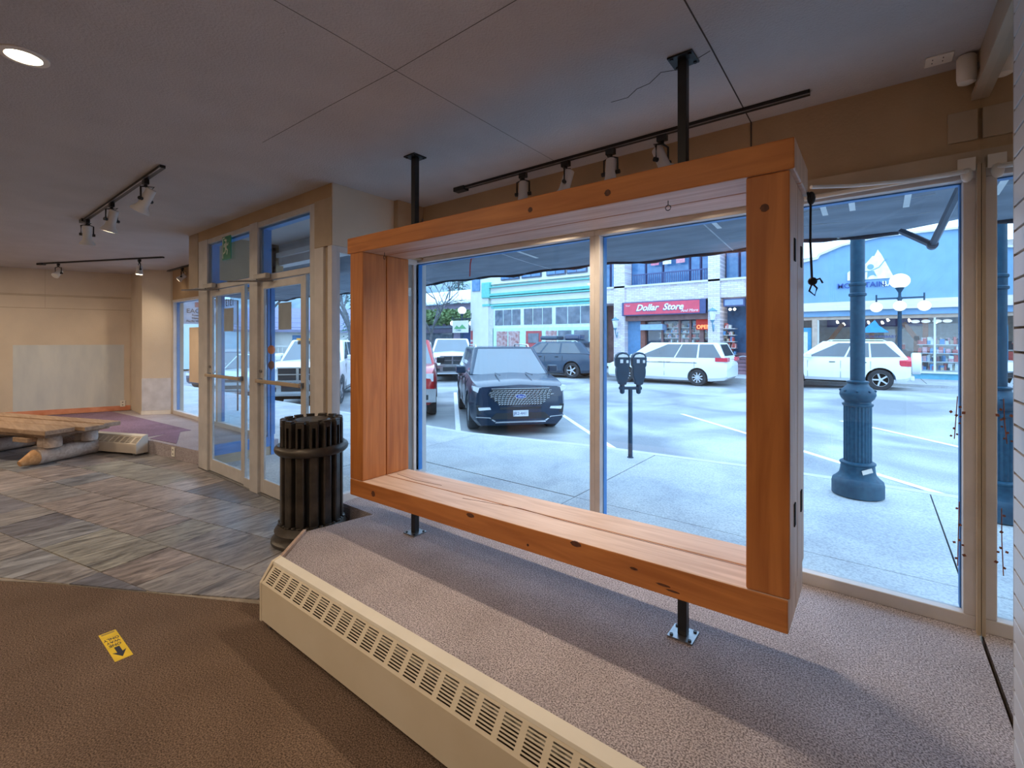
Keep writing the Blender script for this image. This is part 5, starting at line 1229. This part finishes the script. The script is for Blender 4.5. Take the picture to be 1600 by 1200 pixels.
def shelves(parent, x0, x1, y, z0, z1, rows, n, nm='goods'):
    for ci in range(len(GC)):
        mb = MB()
        for k in range(n // len(GC)):
            xx = rg.uniform(x0, x1 - .12); rr = rg.randrange(rows); zz = z0 + rr * (z1 - z0) / rows; h_ = rg.uniform(.3, .85) * (z1 - z0) / rows; w__ = rg.uniform(.06, .16)
            mb.box((xx, y + rg.uniform(-.1, .1), zz), (xx + w__, y + .2, zz + h_))
        o = mb.build(nm, GC[ci], parent, off=parent.location, fixn=False); o['kind'] = 'stuff'
    for rr in range(rows): bbox(parent, 'shelf', (x0, y - .15, z0 + rr * (z1 - z0) / rows - .03), (x1, y + .35, z0 + rr * (z1 - z0) / rows), mCRM)
shelves(b, -9.1, -6.6, 24.65, .3, 2.45, 8, 240)
shelves(b, -5.85, -5.3, 24.45, .2, 2.4, 7, 84)
op = thing('open_sign', 'glowing red OPEN sign in the shop window beside the brick pillar', 'sign', (-6.72, 24.15, 2.25))
MB().box((-.36, 0, -.22), (.36, .04, .30)).build('sign_board', M('open_red', (.30, .01, .01), .5, emit=((1, .05, .01), .25)), op)
lettering('lettering', 'OPEN', .26, frame_xz(-.33, -.012, -.16), M('neon_orange', (1, .3, .1), .5, emit=((1.0, .22, .06), 2.2)), op, depth=.004, bold=.006)
# balcony glass and railing
for x0, x1 in ((-10.72, -9.9), (-9.85, -8.95), (-8.9, -7.55), (-7.5, -7.0), (-6.95, -6.45), (-5.8, -5.2), (-5.15, -4.72), (-12.5, -12.0), (-11.95, -11.4)):
    f_ = bbox(b, 'window', (x0, 24.7, 4.4), (x1, 24.8, 7.0), mIND); MB().box((x0 + .05, 24.66, 4.5), (x1 - .05, 24.705, 6.9)).build('window_pane', mULT, f_, off=b.location)
mb = MB()
bbox(b, 'top_rail', (-10.3, 23.86, 4.98), (-6.45, 23.92, 5.04), mIND)
bal = None
for i in range(36):
    x0 = -10.25 + i * .107
    if bal is None: bal = bbox(b, 'baluster', (x0, 23.87, 4.46), (x0 + .035, 23.91, 4.98), mIND)
    else:
        o = bal.copy(); COL.objects.link(o); o.location.x = i * .107
# flags
fl = [('pink', -7.9, (.70, .30, .35)), ('pale', -8.6, (.75, .78, .85)), ('red', -9.25, (.62, .2, .28))]
for n_, x_, c_ in fl:
    tag(MB().box((x_ - .22, 24.3, 5.5), (x_ + .22, 24.32, 6.2)).box((x_ - .24, 24.29, 6.2), (x_ + .24, 24.33, 6.23)).build('flag', M('flag_' + n_, c_, .8, noise=(8, .2))), '%s flag hung in the upper windows of the brick building' % {'pink': 'pink', 'pale': 'pale patterned', 'red': 'red striped'}[n_], 'flag')
# entrance stair bay
bbox(b, 'stair_wall', (-5.85, 25.2, -.1), (-4.6, 25.6, 3.56), M('stair_blue', (.03, .09, .20), .6, noise=(3, .5), rgb2=(.06, .2, .4)))
bbox(b, 'bay_sign_panel', (-5.75, 23.95, 3.12), (-4.80, 24.05, 3.50), mIND); bbox(b, 'bay_sign_face', (-5.68, 23.93, 3.18), (-4.87, 23.96, 3.44), M('bay_grey', (.25, .32, .48), .6))
mSTP = M('stair_red', (.34, .20, .24), .8)
for i in range(6): bbox(b, 'step', (-5.45, 24.0 + i * .2, -.1 + i * .17), (-4.72, 24.25 + i * .2, .05 + i * .17), mSTP)
MB().tube([(-5.5, 23.9, .9), (-5.5, 25.0, 1.9)], .03, 6).tube([(-5.5, 23.9, -.1), (-5.5, 23.9, .9)], .03, 6).build('handrail', mBLACK, b, off=b.location)
MB().sphere((-5.5, 24.2, 3.0), .06, 8, 6).build('bay_lamp', mLAMPON, b, off=b.location)
MB().sphere((-5.3, 24.2, 3.0), .06, 8, 6).build('bay_lamp', mLAMPON, b, off=b.location)
bbox(b, 'pipe', (-4.62, 23.7, -.1), (-4.54, 23.78, 6), M('pale_pipe', (.6, .7, .8), .5))
def lantern(label, x, y, z):
    r = thing('wall_lantern', label, 'lantern', (x, y, z))
    mLN = M('lantern_teal', (.14, .30, .40), .5)
    MB().lathe([(.02, .42), (.06, .38), (.24, .26), (.22, .24)], n=6).build('cap', mLN, r); MB().lathe([(.10, -.18), (.19, .24)], n=6).build('lantern_glass', mHEADL, r)
    MB().lathe([(.04, -.30), (.11, -.18), (.10, -.16)], n=6).build('bottom', mLN, r); MB().tube([(0, 0, -.28), (.0, .05, -.5), (0, .2, -.7), (0, .28, -.4)], .03, 6).build('bracket', mLN, r)
lantern('teal wall lantern on the left brick pillar by the red shop sign', -11.12, 23.45, 2.35)
lantern('teal wall lantern on the brick pillar right of the red shop sign', -6.12, 23.45, 2.65)
# hoop bike rack
tag(MB().tube([(-4.55 + .42 * math.cos(a), 22.4, .37 + .44 * math.sin(a)) for a in [(-50 + 280 * i / 24) * PI / 180 for i in range(25)]], .022, 8).build('bike_rack', M('rack_grey', (.42, .45, .5), .4, .7)), 'grey metal hoop bike rack on the far sidewalk behind the minivan', 'bike rack')

# ---- blue gear shop on the right
m_ = thing('gear_shop_building', 'low pale-blue shop building with white mountain logo and timber beam', 'building', (1.5, 26.0, -.1))
mBLB = M('pale_blue_stucco', (.20, .36, .56), .85, noise=(2, .06)); mBEAM = M('pale_beam', (.74, .66, .58), .7, noise=(3, .08), stretch=(.4, 4, 4))
MB().prism([(-4.4, 3.2), (9, 3.2), (9, 6.0), (1.3, 6.0), (.2, 6.0), (-1.15, 5.78), (-2.0, 5.45), (-2.1, 5.28), (-4.4, 4.9)], 26.0, 26.4, fy).build('upper_wall', mBLB, m_, off=m_.location)
MB().prism([(-4.4, 4.9), (-2.1, 5.28), (-2.0, 5.45), (-1.15, 5.78), (.2, 6.0), (9, 6.0), (9, 6.08), (.2, 6.08), (-1.2, 5.86), (-2.08, 5.53), (-2.16, 5.36), (-4.4, 4.98)], 25.85, 26.45, fy).build('parapet_trim', mCRM, m_, off=m_.location)
bbox(m_, 'main_beam', (-4.4, 25.7, 2.85), (9, 26.4, 3.24), mBEAM); bbox(m_, 'under_beam', (-4.4, 25.85, 2.60), (9, 26.3, 2.85), mBLB)
bbox(m_, 'lintel', (-4.4, 25.95, 2.45), (9, 26.2, 2.6), M('tan_lintel', (.50, .38, .30), .7))
bbox(m_, 'base_wall', (-1.95, 25.9, -.1), (9, 26.3, .14), M('teal_base', (.12, .38, .52), .7)); bbox(m_, 'sill', (-1.95, 25.8, .14), (9, 26.3, .22), mCRM)
for x0 in (-2.12, 1.92, 2.75, 5.5): bbox(m_, 'window_post', (x0, 25.93, .2), (x0 + .07, 26.05, 2.45), mCRM)
bbox(m_, 'corner_post', (-2.32, 25.85, -.1), (-2.12, 26.2, 2.5), M('tan_post', (.52, .40, .32), .7))
dr = bbox(m_, 'shop_door', (-3.3, 25.95, -.1), (-2.35, 26.05, 2.1), M('teal_door', (.05, .30, .50), .5)); MB().box((-3.15, 25.93, .3), (-2.5, 25.96, 1.9)).build('door_pane', mHEADL, dr, off=m_.location)
bbox(m_, 'shop_pane', (-2.05, 26.02, .22), (9, 26.03, 2.45), mGLASS)
bbox(m_, 'inner_back_wall', (-4.4, 30, -.1), (9, 30.3, 6), M('inner_cream', (.62, .60, .56), .8)); bbox(m_, 'inner_floor', (-4.4, 26.3, -.1), (9, 30, .0), M('inner_floor_m', (.45, .35, .28), .7)); bbox(m_, 'inner_ceiling', (-4.4, 26.4, 3.3), (9, 30, 3.4), M('inner_purple', (.16, .13, .28), .8))
bbox(m_, 'inner_purple_band', (-2.0, 29.8, 2.2), (2.0, 30, 3.3), MATS['inner_purple']); bbox(m_, 'inner_side_wall', (-4.5, 26.3, -.1), (-4.4, 30, 6), MATS['inner_cream'])
mTIM = M('inner_timber', (.42, .18, .10), .7)
for p_, q_ in (((-1.9, 27.2, 1.2), (-1.2, 27.2, 2.3)), ((-.1, 27.2, .3), (-.1, 27.2, 2.5)), ((-1.75, 27.2, .3), (-1.75, 27.2, 1.4)), ((1.0, 27.2, 2.3), (1.5, 27.2, 1.5)), ((1.75, 27.2, .3), (1.75, 27.2, 2.5)), ((1.45, 27.2, .3), (1.45, 27.2, 1.7))):
    p_ = Vector(p_); q_ = Vector(q_); d_ = (q_ - p_).normalized(); nn = d_.cross(Vector((0, 1, 0))) * .09
    MB().hexa([p_ - nn, p_ + nn, p_ + nn + Vector((0, .15, 0)), p_ - nn + Vector((0, .15, 0))], [q_ - nn, q_ + nn, q_ + nn + Vector((0, .15, 0)), q_ - nn + Vector((0, .15, 0))]).build('inner_brace', mTIM, m_, off=m_.location)
for k_, (x_, z_) in enumerate(((-1.45, 2.36), (-1.2, 2.25), (-.5, 2.42), (-.25, 2.32), (.25, 2.3), (.45, 2.42), (.85, 2.3), (1.2, 2.38), (2.1, 2.3))):
    MB().cyl((x_, 27.5, z_ + .08), (x_ + .04, 27.45, z_ - .02), .035, .05, n=10).build('shop_spotlight', mLAMPON, m_, off=m_.location)
for x_ in (1.38, 1.72, 2.08, 2.4): MB().sphere((x_, 26.6, 2.32), .15, 14, 8, .5).build('pendant_bowl', mGLB, m_, off=m_.location)
shelves(m_, 1.45, 3.9, 26.6, .25, 1.7, 4, 210); shelves(m_, -4.1, -3.3, 26.5, .2, 1.6, 3, 48); shelves(m_, -1.4, 1.2, 28.5, .3, 1.5, 3, 90)
# logo
mLOG = mSGW
lg = MB().prism([(-.98, 4.20), (-.98, 4.55), (-.78, 4.72), (-.66, 4.70), (-.50, 4.88), (-.38, 4.86), (-.30, 4.92), (-.08, 5.22), (-.02, 5.20), (.10, 5.48), (.24, 5.22), (.66, 4.20)], 25.93, 25.99, fy).build('mountain_logo', mLOG, m_, off=m_.location)
MB().prism([(-.15 + .12 * math.cos(2 * PI * i / 16), 4.74 + .12 * math.sin(2 * PI * i / 16)) for i in range(16)], 25.91, 25.94, fy).build('logo_head', mBLB, lg, off=m_.location)
MB().tube([(-.75, 25.925, 4.62), (-.5, 25.925, 4.55), (-.15, 25.925, 4.56), (.15, 25.925, 4.70), (.38, 25.925, 5.05)], .018, 6).build('logo_arms', mBLB, lg, off=m_.location)
MB().prism([(-.27, 4.22), (-.25, 4.56), (-.03, 4.56), (.07, 4.30), (-.05, 4.38), (-.15, 4.36), (-.22, 4.30)], 25.91, 25.94, fy).build('logo_body', mBLB, lg, off=m_.location)
lo_ = Vector(m_.location)
lettering('lettering', 'MOUNTAIN', .32, frame_xz(-1.36 - lo_.x, -.06, 3.86 + .1), M('sign_navy', (.02, .06, .28), .5), m_, depth=.01, bold=.004)
lettering('lettering', 'BABY', .32, frame_xz(.245 - lo_.x, -.06, 3.86 + .1), mSGW, m_, depth=.01, bold=.004)
MB().prism([(-.45, 1.85), (-.3, 2.1), (0, 2.4), (.15, 2.15), (.5, 1.85)], 26.0, 26.01, fy).build('window_decal', M('decal_blue', (.05, .35, .75), .5), m_, off=lo_)
lettering('window_lettering', 'MOUNTAINBABY', .16, frame_xz(-.5 - lo_.x, -.012, 1.62 + .1), MATS['sign_navy'], m_, depth=.003)

# ---- buildings and hillside further left
mPURR = M('purple_shingle', (.22, .22, .34), .8, noise=(4, .15), stretch=(1, 1, 12)); mSID = M('pale_siding', (.50, .66, .68), .8, noise=(3, .05), stretch=(1, 1, 12)); mSNOW = M('snow_roof', (.86, .88, .9), .9)
def house(label, x, y, w_, d_, h_, rot, wall, roof, rh=2.0, extra=None, nm='house'):
    r = thing(nm, label, 'house', (x, y, -.3), rot)
    MB().box((-w_ / 2, 0, 0), (w_ / 2, d_, h_)).build('wall', wall, r)
    MB().prism([(-.6, h_ - .05), (d_ / 2, h_ + rh), (d_ + .6, h_ - .05), (d_ + .6, h_ + .15), (d_ / 2, h_ + rh + .2), (-.6, h_ + .15)], -w_ / 2 - .5, w_ / 2 + .5, fx).build('roof', roof, r)
    n_ = int(w_ // 2.2)
    for i in range(n_):
        x0 = -w_ / 2 + (i + .5) * w_ / n_ - .45
        f_ = MB().box((x0, -.06, 1.1), (x0 + .9, .02, 2.3)).build('window', mCRM, r); MB().box((x0 + .08, -.08, 1.18), (x0 + .82, -.05, 2.22)).build('window_pane', mULT, f_)
    for zz in [h_ + .3 + k * .4 for k in range(int(rh / .4))]:
        f = (zz - h_ - .1) / rh; MB().box((-w_ / 2 - .5, -.6 + (d_ / 2 + .6) * f - .06, zz - .04), (w_ / 2 + .5, -.6 + (d_ / 2 + .6) * f + .02, zz + .06)).build('shingle_course', roof, r)
    return r
h1 = house('house with purple shingled roof and white-railed porch beyond the right door', -36.5, 19.0, 8, 7, 2.5, PI / 2 - .55, mCRM, mPURR, 1.9)
bbb = None
for i in range(10):
    if bbb is None: bbb = MB().box((-1.6, -1.0, .4), (-1.53, -.94, 1.3)).build('porch_baluster', mCRM, h1)
    else:
        o = bbb.copy(); COL.objects.link(o); o.location.x = i * .28
MB().box((-1.7, -1.04, 1.3), (1.3, -.9, 1.4)).build('porch_rail', mCRM, h1)
for x_ in (-1.9, 1.4): MB().box((x_, -1.1, 0), (x_ + .35, -.8, 2.5)).build('porch_post', M('porch_red', (.35, .16, .16), .8), h1)
house('pale blue clapboard house seen through the left door', -34.5, 9.0, 7, 7, 4.3, PI / 2 - .35, mSID, mSNOW, 1.6)
house('reddish low house beyond the far left window', -43.0, -2.0, 9, 7, 2.9, PI / 2 - .2, M('brick_red_far', (.42, .22, .2), .8), mSNOW, 1.5)
# set-back chalet with ivy canopy and blue doors, left of the cream building
ch = thing('chalet_shop', 'set-back shop with snowy roof and ivy-covered canopy left of the cream building', 'building', (-30.0, 31.0, -.1))
bbox(ch, 'wall', (-42, 31, -.1), (-24.5, 38, 4.9), M('lilac_wall', (.34, .30, .42), .8, noise=(2, .1)))
MB().prism([(30.2, 4.9), (30.2, 5.15), (35, 6.7), (35, 6.5)], -42.5, -24, fx).build('roof', mSNOW, ch, off=ch.location)
bbox(ch, 'doorway', (-30.0, 30.9, -.1), (-26.5, 31.02, 2.5), M('door_navy', (.03, .07, .22), .5)); bbox(ch, 'shop_window', (-38, 30.9, .5), (-31, 31.02, 2.2), mWIN)
bbox(ch, 'canopy', (-42, 29.2, 2.6), (-25.5, 31, 2.8), M('canopy_dark', (.10, .12, .16), .8))
mIVY = M('ivy_leaves', (.07, .13, .04), .9, noise=(3, .3), rgb2=(.20, .28, .12))
def foliage(label, cat, nm, c, size, n, mat, seed=1, leaf=.16, group=None):
    r = random.Random(seed); mb = MB()
    for i in range(n):
        while True:
            p = Vector((r.uniform(-1, 1), r.uniform(-1, 1), r.uniform(-1, 1)))
            if p.length < 1: break
        p = Vector((p.x * size[0], p.y * size[1], p.z * size[2])) + Vector(c)
        a = Vector((r.uniform(-1, 1), r.uniform(-1, 1), r.uniform(-1, 1))).normalized() * leaf; b_ = a.orthogonal().normalized() * leaf * .6
        mb.add([p - a, p + b_, p + a, p - b_], [(0, 1, 2, 3)])
    o = mb.build(nm, mat, fixn=False)
    return o
o = foliage('', '', 'ivy', (-33.5, 29.4, 3.6), (8.2, .9, .75), 3200, mIVY, 2, .20); o.parent = ch; o.location = -Vector(ch.location); o['kind'] = 'stuff'
# trees
mBARK = M('bark', (.10, .10, .11), .9, noise=(8, .3))
def bare_tree(label, x, y, h, seed, spread=.55, z0=-.3, tilt=(0, 0), evergreen=None, depth=5):
    r = random.Random(seed); t = thing('bare_tree' if not evergreen else 'evergreen_tree', label, 'tree', (x, y, z0)); mb = MB(); tips = []
    def grow(p, d, L, rad, k):
        q = p + d * L; mid = p + d * L * .5 + Vector((r.uniform(-1, 1), r.uniform(-1, 1), 0)) * L * .06
        mb.tube([p, mid, q], [rad, rad * .85, rad * .66], 5 if k < 2 else 3)
        if k == depth: tips.append(q); return
        for i in range(3 if k > 0 else 4):
            nd = (d + Vector((r.uniform(-1, 1), r.uniform(-1, 1), r.uniform(-.35, .6))) * spread * 1.35).normalized()
            grow(q, nd, L * r.uniform(.62, .82), rad * .62, k + 1)
    grow(Vector((0, 0, 0)), Vector((tilt[0], tilt[1], 1)).normalized(), h * .30, h * .018, 0)
    mb.build('branches', mBARK, t, fixn=False)
    return t
bare_tree('bare branching tree behind the white pickup at the left of the window', -23.0, 21.0, 7.5, 4, .6)
bare_tree('bare tree whose branches show over the house with the purple roof', -27.0, 11.5, 8.5, 9, .6)
bare_tree('bare tree seen in the gap left of the timber frame', -20.6, 13.4, 7.5, 12, .6)
def conifer(label, x, y, h, seed, rad):
    t = thing('conifer_tree', label, 'tree', (x, y, -.3)); r = random.Random(seed)
    MB().cyl((0, 0, 0), (0, 0, h), h * .02, .02, 8).build('trunk', mBARK, t)
    mb = MB()
    for i in range(1300):
        f = r.random() ** .7; z = h * (.12 + .88 * f); R = rad * (1 - f) * r.uniform(.3, 1.05) + .05; a = r.uniform(0, 6.283)
        p = Vector((R * math.cos(a), R * math.sin(a), z)); d = Vector((math.cos(a), math.sin(a), -.35)) * r.uniform(.2, .4); e_ = Vector((-math.sin(a), math.cos(a), 0)) * .1
        mb.add([p - e_, p + d, p + e_, p + Vector((0, 0, .1))], [(0, 1, 2, 3)])
    o = mb.build('foliage', M('conifer_green', (.03, .09, .07), .9, noise=(2, .3), rgb2=(.08, .16, .10)), t, fixn=False); o['kind'] = 'stuff'
conifer('dark conifer behind the buildings in the gap left of the timber frame', -27.5, 19.0, 9, 5, 2.6)
conifer('tall dark conifer on the rise beyond the chalet shop', -44, 45, 14, 6, 3.6)
conifer('second dark conifer on the rise beyond the chalet shop, further right', -36, 47, 12, 8, 3.2)
# hillside
mHILL = M('hill_forest', (.10, .16, .20), .95, noise=(.05, .3), rgb2=(.34, .42, .46))
vs = []; N1, N2 = 60, 10
for j in range(N2 + 1):
    for i in range(N1 + 1):
        a = -1.7 + 2.9 * i / N1; R = 120 + 20 * j
        hh = (j / N2) ** .8 * (46 + 12 * math.sin(a * 5) + 7 * math.sin(a * 13 + 1)) + (2 * math.sin(i * 1.9 + j) if j else -1)
        vs.append((R * math.sin(a), R * math.cos(a), hh - 1))
hill = struct(MB().add(vs, [(j * (N1 + 1) + i, j * (N1 + 1) + i + 1, (j + 1) * (N1 + 1) + i + 1, (j + 1) * (N1 + 1) + i) for j in range(N2) for i in range(N1)], True).build('hillside', mHILL, fixn=False))
